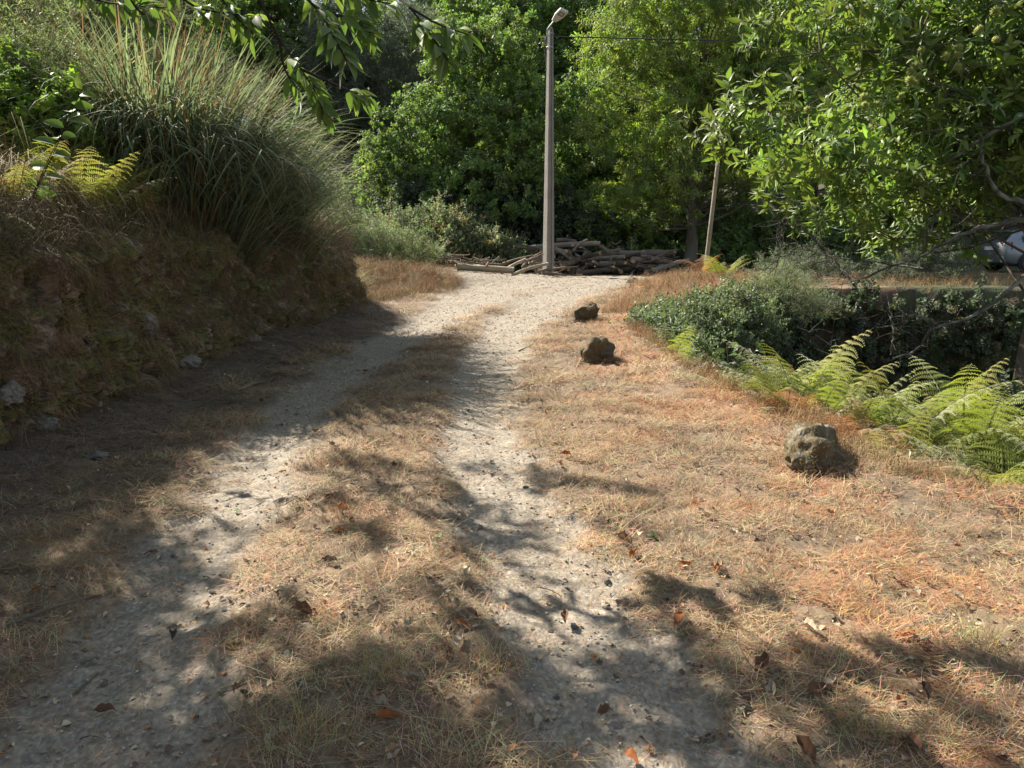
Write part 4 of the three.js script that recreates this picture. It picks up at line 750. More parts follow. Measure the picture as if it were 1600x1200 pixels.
{ // rootlets, ivy and bramble on the gully walls
  const r = rng(94), walls = [], roots = [], n = ditchPoly.length;
  for (let k = 0; k < 2600; k++) {
    const i = r() < 0.55 ? 13 + Math.floor(r() * 6) : Math.floor(r() * n), a = ditchPoly[i % n], b = ditchPoly[(i + 1) % n], t = r(), x = mix(a[0], b[0], t), d = mix(a[1], b[1], t); if (x > 17 || d < 4.6) continue;
    const len = Math.hypot(b[0] - a[0], b[1] - a[1]) || 1; if (r() > len / 3 + 0.25) continue;
    let nx = -(b[1] - a[1]) / len, nd = (b[0] - a[0]) / len; if (insideDitch(x + nx * 0.2, d + nd * 0.2) < 0) { nx = -nx; nd = -nd; }
    const q = 0.02 + 0.75 * Math.pow(r(), 1.2), p = gp(x + nx * q, d + nd * q), dir = V(nx, 0.7, -nd).addScaledVector(rdir(r), 0.5).normalize(), v = 0.7 + 0.6 * r();
    (r() < 0.4 ? walls : roots).push([place(p, dir, 0.6 + 0.7 * r(), r() * 6.28), [v, v, v]]);
  }
  const T = thing('gully_growth', 'rootlets, ivy and trailing weeds on the earth walls of the gully', 'undergrowth'); T.userData.kind = 'stuff';
  scatter('trailing_leaves', sprigs.ivy, M.leaf, walls, T);
  scatter('rootlets', straw.hum, M.straw, roots, T);
}
{ // grit on the wheel tracks
  const r = rng(90), geos = [0, 1, 2].map((k) => { const g = new THREE.IcosahedronGeometry(1, 0), a = g.getAttribute('position'), q = []; for (let i = 0; i < a.count; i++) { const s = 0.75 + 0.35 * n3(a.getX(i) * 3 + k * 7, a.getY(i) * 3, a.getZ(i) * 3); a.setXYZ(i, a.getX(i) * s, a.getY(i) * s * 0.6, a.getZ(i) * s); q.push(1, 1, 1); } g.setAttribute('color', new THREE.Float32BufferAttribute(q, 3)); g.computeVertexNormals(); return g; });
  const list = [];
  for (let k = 0; k < 100000; k++) { const d = 1.5 + 19 * Math.pow(r(), 1.6), x = -3 + 6.5 * r(), m = trackMask(x, d); if (r() > m * 0.9 + 0.06 || x < xBank(d) + 0.2) continue; const s = (0.0026 + 0.0085 * Math.pow(r(), 6)) * (1 + 0.05 * d), v = 0.75 + 0.6 * r(); list.push([place(gp(x, d, s * 0.15), V(0, 1, 0), s, r() * 6.28), [0.29 * v, 0.255 * v, 0.21 * v]]); }
  const T = thing('gravel', 'loose pale grit strewn over the wheel tracks', 'gravel'); T.userData.kind = 'stuff';
  scatter('grit', geos, std({ vertexColors: true }), list, T);
  console.log('grit', list.length);
}

// ------------------------------------------------------------------ stones
function stoneGeo(seed, sx, sy, sz, moss, base) {
  const pr = rng(Math.round(seed * 1000) + 17), planes = []; for (let k = 0; k < 11; k++) { const n = rdir(pr); planes.push([n.x, n.y, n.z, 0.72 + 0.3 * pr()]); }

  const g = new THREE.IcosahedronGeometry(1, sx === 1 ? 4 : 14), a = g.getAttribute('position'), c = [];
  for (let i = 0; i < a.count; i++) {
    const x = a.getX(i), y = a.getY(i), z = a.getZ(i), k = 1 + 0.16 * n3(x * 1.1 + seed, y * 1.1, z * 1.1) + 0.09 * n3(x * 2.4, y * 2.4 + seed, z * 2.4) + 0.03 * n3(x * 6, y * 6, z * 6 + seed) + 0.02 * n3(x * 18, y * 18, z * 18);
    let f = 1.25; for (const [nx, ny, nz, hh] of planes) { const q = nx * x + ny * y + nz * z; if (q > 0.05) f = Math.min(f, hh / q); } a.setXYZ(i, x * k * f * sx, y * k * f * sy, z * k * f * sz);
    const m = moss * ss(-0.25, 0.25, n3(x * 2 + seed, y * 2, z * 2) + 0.25), s = 0.75 + 0.35 * n3(x * 11, y * 11, z * 11 + seed), t = n3(x * 30, y * 30, z * 30 + seed) > 0.55 ? 1.35 : 1;
    c.push(...mix3(base, [0.13, 0.09, 0.035], m).map((q) => q * s * t));
  }
  g.setAttribute('color', new THREE.Float32BufferAttribute(c, 3)); g.deleteAttribute('normal');
  const idx = []; const seen = new Map(), P = [], C = [], U = [];
  for (let i = 0; i < a.count; i++) { const key = `${a.getX(i).toFixed(4)},${a.getY(i).toFixed(4)},${a.getZ(i).toFixed(4)}`; if (!seen.has(key)) { seen.set(key, P.length / 3); P.push(a.getX(i), a.getY(i), a.getZ(i)); C.push(c[3 * i], c[3 * i + 1], c[3 * i + 2]); U.push(a.getX(i) + a.getZ(i), a.getY(i)); } idx.push(seen.get(key)); }
  const o = new THREE.BufferGeometry(); o.setAttribute('position', new THREE.Float32BufferAttribute(P, 3)); o.setAttribute('color', new THREE.Float32BufferAttribute(C, 3)); o.setAttribute('uv', new THREE.Float32BufferAttribute(U, 2)); o.setIndex(idx); o.computeVertexNormals(); return o;
}
M.stone = std({ vertexColors: true, bumpMap: grit, bumpScale: 0.012 });
const fuzz = [0, 1].map((k) => strawGeo(870 + k, 30, 0.1, 0.035, 0.0025, 0.9, [[0.17, 0.12, 0.045], [0.13, 0.09, 0.035], [0.22, 0.16, 0.07]]));
function stone(name, label, p, seed, size, moss, base, turn = 0, group, tufts = 0) {
  const g = stoneGeo(seed, ...size, moss, base), T = thing(name, label, 'stone', [p.x, p.y, p.z], turn, group); mesh('rock', g, M.stone, T);
  if (tufts) { const r = rng(seed * 7 + 3), a = g.getAttribute('position'), n = g.getAttribute('normal'), list = []; for (let k = 0; k < tufts; k++) { const i = Math.floor(r() * a.count); if (n.getY(i) < -0.2) continue; const v = 0.7 + 0.6 * r(); list.push([place(V(a.getX(i), a.getY(i), a.getZ(i)), V(n.getX(i), n.getY(i), n.getZ(i)).addScaledVector(rdir(r), 0.3).normalize(), 0.6 + 0.6 * r(), r() * 6.28), [v, v, v]]); } scatter('moss', fuzz, M.straw, list, T, 'stuff'); }
}
stone('mossy_stone', 'small dark mossy stone on the verge, farthest of the three', gp(1.2, 12.3, 0.06), 1.9, [0.2, 0.18, 0.17], 0.75, [0.1, 0.085, 0.07], 0.3, 'mossy stones on the verge', 90);
stone('mossy_stone', 'dark round mossy stone on the verge, middle one of three', gp(1.0, 8.9, 0.05), 5.3, [0.19, 0.19, 0.16], 0.9, [0.12, 0.1, 0.075], 0.8, 'mossy stones on the verge', 110);
stone('mossy_stone', 'nearest mossy stone, grown over with dry moss beside rust-orange bracken', gp(2.02, 4.95, 0.01), 3.6, [0.22, 0.17, 0.17], 0.8, [0.2, 0.175, 0.13], 0.9, 'mossy stones on the verge', 120);
stone('rock', 'pale angular rock behind the brushwood left of the lamp post', gp(-3.1, 22.6, 0.12), 9.2, [0.4, 0.36, 0.3], 0, [0.33, 0.31, 0.28], 0.5);
stone('rock', 'small grey rock at the road edge before the woodpile', gp(3.0, 19.2, 0.05), 3.4, [0.13, 0.12, 0.12], 0, [0.22, 0.21, 0.19], 1);
{ const p = bankPoint(0.372, 0.12); stone('rock', 'pale lichened stone bedded in the foot of the left bank', V(p.x + 0.02, p.y + 0.08, p.z), 5.5, [0.09, 0.1, 0.07], 0, [0.27, 0.27, 0.25], 0.4); }
{ const p = hit(157, 717); stone('rock', 'small grey stone in the litter below the left bank', V(p.x, p.y + 0.02, p.z), 6.1, [0.05, 0.03, 0.035], 0, [0.2, 0.19, 0.17], 0.4); }
[[1148, 585, 10.6, 0.2, 'upper shaded boulder in the gully side below the bramble'], [1158, 622, 9.6, 0.18, 'lower shaded boulder in the gully side below the bramble']].forEach(([px, py, d, q, l], i) => { const p = at(px, py, d); stone('wall_stone', l, p, 12 + i * 3.1, [q, q * 0.8, q], 0.3, [0.17, 0.15, 0.13], i, 'boulders in the gully side'); });
[[0.36, 0.35], [0.4, 0.1], [0.41, 0.3], [0.44, 0.55], [0.47, 0.22], [0.52, 0.4], [0.55, 0.15], [0.57, 0.3], [0.6, 0.12], [0.63, 0.2], [0.66, 0.1], [0.7, 0.3]].forEach(([u, v], i) => { const p = bankPoint(u, v), s = 0.07 + 0.06 * ((i * 3) % 4) / 3; stone('bank_stone', `earthy stone half buried in the left bank, ${nth[i]} from the near end`, p, 30 + i * 2.3, [s * 1.2, s, s], 0.15, [0.26, 0.235, 0.2], i, 'stones in the left bank'); });

{ const r = rng(97), gs = [0, 1, 2].map((k) => stoneGeo(60 + k * 5, 1, 0.5, 0.8, 0, [0.27, 0.26, 0.24])); for (let k = 0; k < 34; k++) { const d = 2.1 + 3.2 * r(), x = lerpTable(r() < 0.62 ? ltrack : rtrack, d) + (r() - 0.5) * 0.8; if (Math.abs(x / d) > 0.66) continue; const o = mesh('pebble', gs[k % 3], M.stone); o.position.copy(gp(x, d, 0.002)); o.scale.setScalar(0.009 + 0.012 * r()); o.rotation.y = r() * 6; tag(o, x < -0.6 ? 'flat grey pebble bedded in the left wheel track' : 'flat grey pebble bedded in the right wheel track', 'pebble', x < -0.6 ? 'pebbles in the left wheel track' : 'pebbles in the right wheel track'); } }

// ------------------------------------------------------------------ fallen leaves and sticks
{
  const r = rng(91), tones = { orange: [0.3, 0.1, 0.025], brown: [0.14, 0.068, 0.033], dark: [0.07, 0.042, 0.028], pale: [0.38, 0.31, 0.22], green: [0.08, 0.13, 0.035], grey: [0.22, 0.19, 0.155] }, geos = {};
  for (const k in tones) geos[k] = [0, 1, 2].map((j) => { const b = new GB(); b.leaf(V(0, -0.5, 0), V(0, 1, 0), V(0, 0, 1), 1, 0.36 + 0.06 * j, 7, 0.5 + 0.5 * j, 0.5 - 0.45 * j, tones[k], 0, tones[k].map((q) => q * 0.8)); const g = b.build(), a = g.getAttribute('position'); for (let i = 0; i < a.count; i++) { const x = a.getX(i), y = a.getY(i); a.setZ(i, a.getZ(i) + 0.12 * n2(x * 5 + j * 9, y * 3) + 0.05 * n2(x * 14, y * 9 + j)); } g.computeVertexNormals(); return g; });
  const names = { orange: 'orange-brown', brown: 'brown', dark: 'dark brown', pale: 'pale bleached', green: 'still green', grey: 'grey-brown' };
  const drop = (p, tone, L, where) => { const g = geos[tone][Math.floor(r() * 3)], o = mesh('fallen_leaf', g, M.dry); o.position.copy(p); o.position.y += 0.012 + 0.015 * r(); o.rotation.set(-Math.PI / 2 + (r() - 0.5) * 0.6, (r() - 0.5) * 0.6, r() * 6.28); o.scale.setScalar(L); tag(o, `${names[tone]} curled chestnut leaf lying on ${where}`, 'leaf', `${names[tone]} fallen leaves on ${where}`); };
  const where = (p) => { const c = cover(p.x, -p.z); return c.tr > 0.45 ? 'the bare wheel track' : c.right > 0.5 ? 'the right verge' : c.humus > 0.5 ? 'the litter below the bank' : 'the dry grass between the tracks'; };
  const seen = [[512, 778, 'orange'], [535, 800, 'orange'], [545, 812, 'brown'], [530, 836, 'orange'], [460, 790, 'brown'], [473, 962, 'brown', 0.16], [487, 985, 'pale'], [640, 985, 'pale'], [720, 1010, 'pale', 0.13], [730, 898, 'pale'], [722, 813, 'pale', 0.12], [600, 1105, 'pale', 0.12], [605, 1130, 'orange', 0.12], [235, 865, 'brown'], [140, 1040, 'grey', 0.12], [1190, 1052, 'brown', 0.16], [1120, 898, 'orange', 0.15], [1060, 975, 'orange', 0.14], [1410, 998, 'orange', 0.13], [1437, 1008, 'grey', 0.13], [1357, 905, 'pale', 0.13], [1400, 912, 'brown'], [1563, 868, 'orange', 0.15], [1020, 845, 'green', 0.13], [975, 850, 'brown', 0.14], [955, 823, 'dark'], [1100, 805, 'pale', 0.13], [1115, 828, 'pale'], [1265, 990, 'pale', 0.12], [1205, 1090, 'pale', 0.11], [1160, 1118, 'grey', 0.1], [1105, 1156, 'dark', 0.12], [1258, 1187, 'brown', 0.14], [1405, 1098, 'orange', 0.1], [1490, 1065, 'brown', 0.2], [1540, 1085, 'dark', 0.16], [1465, 1058, 'brown', 0.16], [840, 1136, 'pale', 0.12], [885, 715, 'orange'], [1185, 720, 'brown', 0.15], [1205, 727, 'orange'], [1265, 715, 'orange'], [1070, 890, 'orange'], [1145, 838, 'pale'], [990, 872, 'orange'], [830, 712, 'orange'], [1280, 1085, 'brown', 0.15], [1300, 1090, 'dark', 0.15], [1290, 1075, 'brown'], [1560, 1010, 'pale', 0.13], [1385, 1045, 'grey', 0.15], [1200, 1085, 'dark'], [425, 1165, 'pale'], [640, 870, 'pale'], [875, 730, 'brown'], [1340, 845, 'pale', 0.12], [1350, 700, 'pale'], [1330, 760, 'pale', 0.11], [1090, 735, 'pale'], [700, 990, 'dark'], [765, 742, 'pale'], [655, 1060, 'grey', 0.13], [1425, 1180, 'brown', 0.15]];
  for (const [px, py, tone, L = 0.1] of seen) { const p = hit(px, py); drop(p, tone, L * 0.72, where(p)); }
  const T = ['brown', 'pale', 'orange', 'dark', 'grey', 'pale', 'brown'];
  for (let k = 0; k < 300; k++) { const d = 1.9 + 10 * Math.pow(r(), 1.5), x = Math.max(xBank(d) + 0.3, -0.7 * d) + (Math.min(3, 0.7 * d) - Math.max(xBank(d) + 0.3, -0.7 * d)) * r(), c = cover(x, d); if (c.q > 0 || r() < c.tr * 0.75) continue; const p = gp(x, d); drop(p, T[Math.floor(r() * 7)], 0.035 + 0.045 * r(), where(p)); }
  // sticks
  const stick = (pts, R, col, label, group) => { const c = curvePts(pts, 10), b = new GB(); b.tube(c.map((p) => p.clone().sub(c[0])), (t) => R * (1 - 0.45 * t), 6, barkCol(col, R * 900), col.map((q) => q * 1.5), 0.15, R * 77); const o = mesh('stick', b.build(), M.bark); o.position.copy(c[0]); tag(o, label, 'stick', group); };
  const g2 = (px, py, l = 0.012) => { const p = hit(px, py); p.y += l; return p; };
  stick([g2(-30, 1000), g2(60, 968, 0.03), g2(120, 945, 0.02), g2(168, 930)], 0.009, [0.36, 0.27, 0.17], 'long split pale stick at the left frame edge');
  stick([g2(112, 1092), g2(155, 1055)], 0.006, [0.45, 0.38, 0.28], 'short pale stick below the long split one');
  stick([g2(365, 615), g2(400, 603, 0.03), g2(415, 598)], 0.012, [0.4, 0.32, 0.2], 'pale stick lying in the shade at the bank foot');
  stick([g2(300, 640), g2(360, 618, 0.03), g2(430, 600)], 0.006, [0.3, 0.22, 0.14], 'thin brown stick along the bank foot');
  stick([g2(810, 550), g2(832, 540)], 0.01, [0.25, 0.19, 0.13], 'short dark stick at the verge edge left of the middle mossy stone');
  stick([g2(1150, 1012), g2(1180, 1060, 0.02), g2(1240, 1135)], 0.004, [0.4, 0.32, 0.2], 'thin curved stalk on the right wheel track');
  stick([g2(1190, 878), g2(1260, 888)], 0.004, [0.5, 0.42, 0.28], 'pale straw stalk on the right verge');
  for (let k = 0; k < 46; k++) { const d = 2.2 + 6.5 * r(), x = Math.max(xBank(d) + 0.35, -0.68 * d) + r() * 4, a = r() * 6.28, l = 0.05 + 0.13 * r(); if (insideDitch(x, d) > -0.1 || Math.abs(x / d) > 0.68) continue; const p = gp(x, d, 0.012), e = gp(x + Math.cos(a) * l, d + Math.sin(a) * l, 0.015), c = cover(x, d); stick([p, p.clone().lerp(e, 0.5).add(V(0, 0.008, 0)), e], 0.002 + 0.0025 * r(), r() < 0.5 ? [0.42, 0.34, 0.22] : [0.2, 0.14, 0.09], `short dry twig dropped on ${where(p)}`, `dry twigs on ${where(p)}`); }
  for (const [px, py, l] of [[740, 785, 'the right wheel track'], [685, 840, 'the straw between the tracks'], [370, 800, 'the left wheel track'], [515, 830, 'the orange leaves'], [1470, 1090, 'the big brown leaves'], [575, 708, 'the shaded straw']]) { const p = hit(px, py), T = thing('green_weed', `tiny green weed sprouting by ${l}`, 'weed', [p.x, p.y, p.z]); for (let k = 0; k < 5; k++) { const a = k * 1.26 + r(); leafMesh(T, ovalLeaves, r, V(0, 0.004, 0), V(Math.cos(a), 0.5, Math.sin(a)), V(0, 1, 0), 0.02 + 0.014 * r()); } }
  // longer tufts standing out of the mown grass
  const tuft = strawGeo(880, 150, 0.16, 0.16, 0.0022, 1.0, [[0.4, 0.3, 0.13], [0.46, 0.36, 0.18], [0.32, 0.27, 0.1]]), tuftB = strawGeo(881, 110, 0.2, 0.13, 0.0022, 0.85, [[0.46, 0.3, 0.12], [0.5, 0.38, 0.18], [0.4, 0.22, 0.09]]);
  const tl = ['straw-yellow grass tuft standing at the lower right edge of the wheel track', 'low golden grass tuft between the wheel tracks', 'golden grass tuft beside the brown leaf at the track centre', 'straw tuft near the orange leaves between the tracks', 'greenish dry tuft at the bottom of the view', 'bleached tuft at the verge near the still green leaf', 'rusty grass tuft beside the right wheel track', 'dry tuft on the right verge near the frame edge'];
  [[1345, 1140, 0], [590, 1050, 0], [765, 1040, 1], [580, 900, 1], [480, 1160, 0], [950, 865, 1], [1000, 795, 1], [1530, 1010, 0]].forEach(([px, py, k], i) => { const o = mesh('grass_tuft', k ? tuftB : tuft, M.dry); o.position.copy(hit(px, py)); o.rotation.y = i; o.scale.setScalar(0.8 + 0.25 * (i % 3)); tag(o, tl[i], 'grass tuft', 'tufts in the mown grass'); });
}
console.log('litter done');

// ------------------------------------------------------------------ woodpile and brushwood
{
  const r = rng(95), CUT = [0.3, 0.21, 0.125], GREY = [0.21, 0.185, 0.16], BR = [0.14, 0.105, 0.078], DK = [0.09, 0.068, 0.05];
  const log = (a, b, R, col, label, group, cut = CUT, bend = 0.06) => {
    const m = a.clone().lerp(b, 0.5).add(V((r() - 0.5) * bend, (r() - 0.3) * bend, (r() - 0.5) * bend)), c = curvePts([a, m, b], 8), g = new GB();
    g.tube(c.map((p) => p.clone().sub(c[0])), (t) => R * (1 - 0.18 * t), 10, barkCol(col, R * 321 + a.x), cut, 0.16, a.x * 3);
    if (R > 0.05 && r() < 0.5) { const s = c[4].clone().sub(c[0]); g.tube([s, s.clone().add(V(r() - 0.5, 0.4 + 0.4 * r(), r() - 0.5).normalize().multiplyScalar(R * 2.4))], () => R * 0.35, 6, col, cut); }
    const o = mesh('log', g.build(), M.bark); o.position.copy(c[0]); tag(o, label, 'log', group); return o;
  };
  // long logs on top
  log(at(822, 388, 23.6), at(938, 380, 23.4), 0.085, GREY, 'long grey log lying on top of the woodpile behind the lamp post');
  log(at(870, 376, 24.0), at(900, 378, 23.8), 0.07, BR, 'short log end at the top of the woodpile');
  log(at(895, 392, 23.1), at(918, 374, 22.9), 0.04, GREY, 'thin branch sticking up across the woodpile');
  log(at(868, 388, 23.2), at(892, 404, 22.9), 0.055, GREY, 'grey log slanting down beside the lamp post');
  log(at(930, 381, 23.6), at(950, 392, 23.2), 0.06, BR, 'log tilted at the end of the long grey log');
  log(at(940, 400, 23.8), at(1054, 395, 24.3), 0.13, BR, 'thick rough log along the middle of the woodpile');
  log(at(905, 428, 22.7), at(965, 420, 22.9), 0.07, DK, 'long dark log at the front foot of the woodpile');
  log(at(958, 420, 23.2), at(1045, 416, 23.8), 0.12, DK, 'dark log lying low at the right part of the woodpile');
  log(at(878, 415, 22.8), at(905, 405, 23.4), 0.1, BR, 'stubby log leaning into the woodpile by the lamp post');
  log(at(862, 396, 22.9), at(833, 415, 23.2), 0.16, BR, 'thick rootstock log on the left of the lamp post', null, CUT, 0.1);
  // the heap
  for (let k = 0; k < 64; k++) {
    const px = 872 + 175 * r(), top = lerpTable([[870, 384], [935, 388], [960, 392], [1050, 398]], px), py = mix(top + 4, 428, Math.pow(r(), 0.8)), d = 23 + 0.9 * r() + (428 - py) * 0.012, p = at(px, py, d), a = (r() - 0.5) * 1.8 + (r() < 0.35 ? 1.4 : 0), l = 0.25 + 0.65 * r(), dir = V(Math.cos(a), (r() - 0.5) * 0.8, Math.sin(a)), R = 0.03 + 0.075 * r() * r() + 0.02 * r();
    const s = p.clone().addScaledVector(dir, -l), e = p.clone().addScaledVector(dir, l); s.y = Math.max(s.y, H(s.x, -s.z) + R); e.y = Math.max(e.y, H(e.x, -e.z) + R);
    log(s, e, R, [GREY, BR, BR, DK][Math.floor(r() * 4)], px < 930 ? 'bark-covered log in the tall end of the woodpile beside the lamp post' : px < 990 ? 'bark-covered log in the middle of the woodpile' : 'bark-covered log in the low right end of the woodpile', px < 930 ? 'logs in the tall end of the woodpile' : px < 990 ? 'logs in the middle of the woodpile' : 'logs in the low end of the woodpile', r() < 0.5 ? CUT : [0.3, 0.2, 0.12]);
  }
  for (let k = 0; k < 14; k++) { const p = at(845 + 200 * r(), 424 + 6 * r(), 23.2 + 1.2 * r()); p.y = H(p.x, -p.z) + 0.1; const a = r() * 3, l = 0.5 + 0.5 * r(), s = p.clone().add(V(Math.cos(a) * l, 0, Math.sin(a) * l)), e = p.clone().add(V(-Math.cos(a) * l, 0, -Math.sin(a) * l)); for (const q of [s, e]) q.y = H(q.x, -q.z) + 0.1; log(s, e, 0.1, DK, 'bottom log of the woodpile lying on the ground', 'logs at the base of the woodpile'); }
  for (let k = 0; k < 36; k++) {
    const p = at(835 + 215 * r(), 385 + 40 * r(), 22.9 + 0.8 * r()), a = r() * 6.28, l = 0.35 + 0.6 * r(), e = p.clone().add(V(Math.cos(a) * l, (r() - 0.35) * 0.5, Math.sin(a) * l * 0.6)), c = curvePts([p, p.clone().lerp(e, 0.4).add(rdir(r).multiplyScalar(0.1)), p.clone().lerp(e, 0.75).add(rdir(r).multiplyScalar(0.08)), e], 9), g = new GB(); for (const q of c) q.y = Math.max(q.y, H(q.x, -q.z) + 0.03);
    g.tube(c.map((q) => q.clone().sub(p)), (t) => 0.03 * (1 - 0.7 * t) + 0.006, 6, barkCol(BR, k), CUT, 0.15, k); const o = mesh('thin_branch', g.build(), M.bark); o.position.copy(p); tag(o, 'crooked thin branch tangled in the woodpile', 'branch', 'thin branches tangled in the woodpile');
  }
  // log with an orange cut end, and brushwood along the road edge
  log(gp(-3.05, 21.3, 0.11), gp(-3.95, 21.7, 0.11), 0.15, [0.3, 0.25, 0.2], 'cut log with a rust-orange end beside the pale rock', null, [0.36, 0.15, 0.07], 0.02);
  log(gp(-1.5, 21.3, 0.1), gp(0.05, 21.35, 0.13), 0.1, [0.33, 0.27, 0.19], 'stripped pale log at the front of the brushwood');
  log(gp(0.0, 21.2, 0.02), at(857, 412, 21.5), 0.05, [0.36, 0.3, 0.22], 'pole leaning against the foot of the lamp post');
  log(gp(-0.3, 21.5, 0.05), at(822, 405, 22), 0.05, [0.36, 0.3, 0.22], 'pale branch propped up left of the lamp post');
  for (let k = 0; k < 44; k++) {
    const x = -3.2 + 4.1 * r(), d = 21.2 + 1.7 * r(), a = (r() - 0.5) * 1.1, l = 0.4 + 0.8 * r(), R = 0.02 + 0.035 * r(), s = gp(x, d, R + 0.4 * r()), e = gp(x + Math.cos(a) * l, d + Math.sin(a) * l, R + 0.6 * r());
    const c = curvePts([s, s.clone().lerp(e, 0.5).add(rdir(r).multiplyScalar(0.06)), e], 7), g = new GB(), o0 = c[0].clone(); g.tube(c.map((p) => p.clone().sub(o0)), (t) => R * (1 - 0.6 * t), 6, barkCol([0.2, 0.155, 0.11], k), CUT, 0.1, k);
    for (let j = 0; j < 3; j++) { const q = c[2 + j].clone().sub(o0); g.tube([q, q.clone().add(V(r() - 0.4, 0.5 * r(), r() - 0.5).multiplyScalar(0.4))], (t) => 0.008 * (1 - 0.5 * t), 4, [0.26, 0.2, 0.14]); }
    const o = mesh('brushwood_branch', g.build(), M.bark); o.position.copy(o0); tag(o, 'dry branch in the brushwood strewn left of the lamp post', 'branch', 'brushwood left of the lamp post');
  }
}

// ------------------------------------------------------------------ concrete lamp post, wire, leaning pole
{
  const b = gp(1.03, 22, -0.1), T = thing('street_lamp', 'tall concrete lamp post with a flat lamp head at the road crest', 'street lamp', [b.x, b.y, b.z], 0.5);
  const hgt = 6.65, concrete = canvasTex(256, 1024, (u, v) => { const a = tile(u, v, 6, 1), c = tile(u, v, 30, 2), e = tile(u, v, 110, 3), s = n2(u * 14, v * 2.2); const k = 1 + 0.18 * a + 0.15 * c + 0.15 * e; return mix3([0.255, 0.235, 0.21], [0.165, 0.15, 0.135], clamp(0.3 + s)).map((q) => q * k); });
  M.concrete = std({ map: concrete, bumpMap: grit, bumpScale: 0.006 });
  // H-shaped section: two flanges and a recessed web, tapering upwards
  const shaft = (w0, d0, w1, d1, x0, x1, z0) => { const g = new THREE.BoxGeometry(1, 1, 1, 1, 24, 1), a = g.getAttribute('position'), u = g.getAttribute('uv'); for (let i = 0; i < a.count; i++) { const t = a.getY(i) + 0.5; a.setXYZ(i, a.getX(i) * mix(w0, w1, t) + mix(x0, x1, t), t * hgt, a.getZ(i) * mix(d0, d1, t) + z0); u.setXY(i, u.getX(i) * 0.5, t * 3); } g.computeVertexNormals(); return g; };
  mesh('shaft', mergeGeometries([shaft(0.08, 0.23, 0.04, 0.12, -0.09, -0.04, 0), shaft(0.08, 0.23, 0.04, 0.12, 0.09, 0.04, 0), shaft(0.125, 0.165, 0.06, 0.08, 0, 0, 0)]), M.concrete, T);
  const cap = new THREE.CylinderGeometry(0.06, 0.075, 0.06, 12); cap.translate(0, hgt + 0.03, 0); mesh('cap', cap, M.concrete, T);
  M.steel = std({ color: new THREE.Color().setRGB(0.42, 0.43, 0.43), metalness: 0.5, roughness: 0.5 });
  M.lampGrey = std({ color: new THREE.Color().setRGB(0.55, 0.55, 0.53), metalness: 0.1, roughness: 0.45 });
  T.updateMatrixWorld();
  const W = (px, py, d) => T.worldToLocal(at(px, py, d)), g = new GB();
  g.tube(curvePts([W(856, 70, 21.85), W(855.5, 55, 21.85), W(855.5, 47, 21.8), W(860, 40, 21.6), W(866.5, 32, 21.35)], 14), () => 0.024, 8, [1, 1, 1], [1, 1, 1]);
  mesh('arm', g.build(), M.steel, T);
  for (const h of [6.55, 6.2]) { const c = new THREE.TorusGeometry(0.1, 0.012, 6, 24); c.rotateX(Math.PI / 2); c.scale(1, 1, 0.85); c.translate(0, h, 0); mesh('clamp_band', c, M.steel, T); }
  // head: flat tapered housing with an inset lens below
  const s = new THREE.Shape(); s.moveTo(-0.07, 0); s.lineTo(0.07, 0); s.lineTo(0.14, 0.26); s.lineTo(0.14, 0.52); s.quadraticCurveTo(0.14, 0.56, 0.1, 0.56); s.lineTo(-0.1, 0.56); s.quadraticCurveTo(-0.14, 0.56, -0.14, 0.52); s.lineTo(-0.14, 0.26); s.closePath();
  const hg = new THREE.ExtrudeGeometry(s, { depth: 0.06, bevelEnabled: true, bevelSize: 0.015, bevelThickness: 0.015, bevelSegments: 3 });
  const head = mesh('lamp_head', hg, M.lampGrey, T), p0 = W(866, 33, 21.35), p1 = W(882, 16.5, 20.95), y = p1.clone().sub(p0).normalize(), z = V(0, 0, 0).crossVectors(V(1, 0, 0.25).applyAxisAngle(up, -0.5).normalize(), y).normalize();
  if (z.y < 0) z.negate();
  const x = V(0, 0, 0).crossVectors(y, z); head.quaternion.setFromRotationMatrix(new THREE.Matrix4().makeBasis(x, y, z)); head.position.copy(p0); head.scale.set(0.8, 0.86, 0.6);
  const lens = mesh('lens', new THREE.BoxGeometry(0.19, 0.17, 0.012), std({ color: new THREE.Color().setRGB(0.16, 0.17, 0.17), roughness: 0.15 }), head); lens.position.set(0, 0.39, -0.021);
  const ledp = mesh('led_panel', new THREE.BoxGeometry(0.13, 0.09, 0.006), std({ color: new THREE.Color().setRGB(0.4, 0.42, 0.4), roughness: 0.3 }), head); ledp.position.set(0, 0.4, -0.031);
  const jb = new THREE.BoxGeometry(0.07, 0.12, 0.09); jb.translate(-0.15, 6.4, 0.05); mesh('junction_box', jb, std({ color: 0x333333 }), T);
  const cab = new GB(); cab.tube(curvePts([W(853, 60, 21.83), W(850, 68, 21.83), W(852, 90, 21.83), W(854, 110, 21.83)], 8), () => 0.008, 5, [0.05, 0.05, 0.05]); mesh('cable', cab.build(), M.wood, T);
  const wg = new GB(), a = at(857, 57, 22), e = at(1700, 62, 26), m = a.clone().lerp(e, 0.5).add(V(0, -0.12, 0)); wg.tube(curvePts([a, m, e], 40).map((q) => q.sub(a)), () => 0.017, 5, [0.03, 0.03, 0.03]);
  const w = mesh('overhead_wire', wg.build(), M.wood); w.position.copy(a); tag(w, 'thin black overhead wire running right from the lamp post top', 'wire');
  // leaning wooden pole
  const lp = gp(4.7, 19, -0.1), pt = at(1118, 286, 19), tip = lp.clone().lerp(pt, 1.5), pg = new GB(); pg.tube(curvePts([V(0, 0, 0), pt.clone().sub(lp), tip.clone().sub(lp)], 12), (t) => 0.055 * (1 - 0.25 * t), 9, barkCol([0.33, 0.27, 0.2], 4), [0.3, 0.24, 0.16], 0.06, 2);
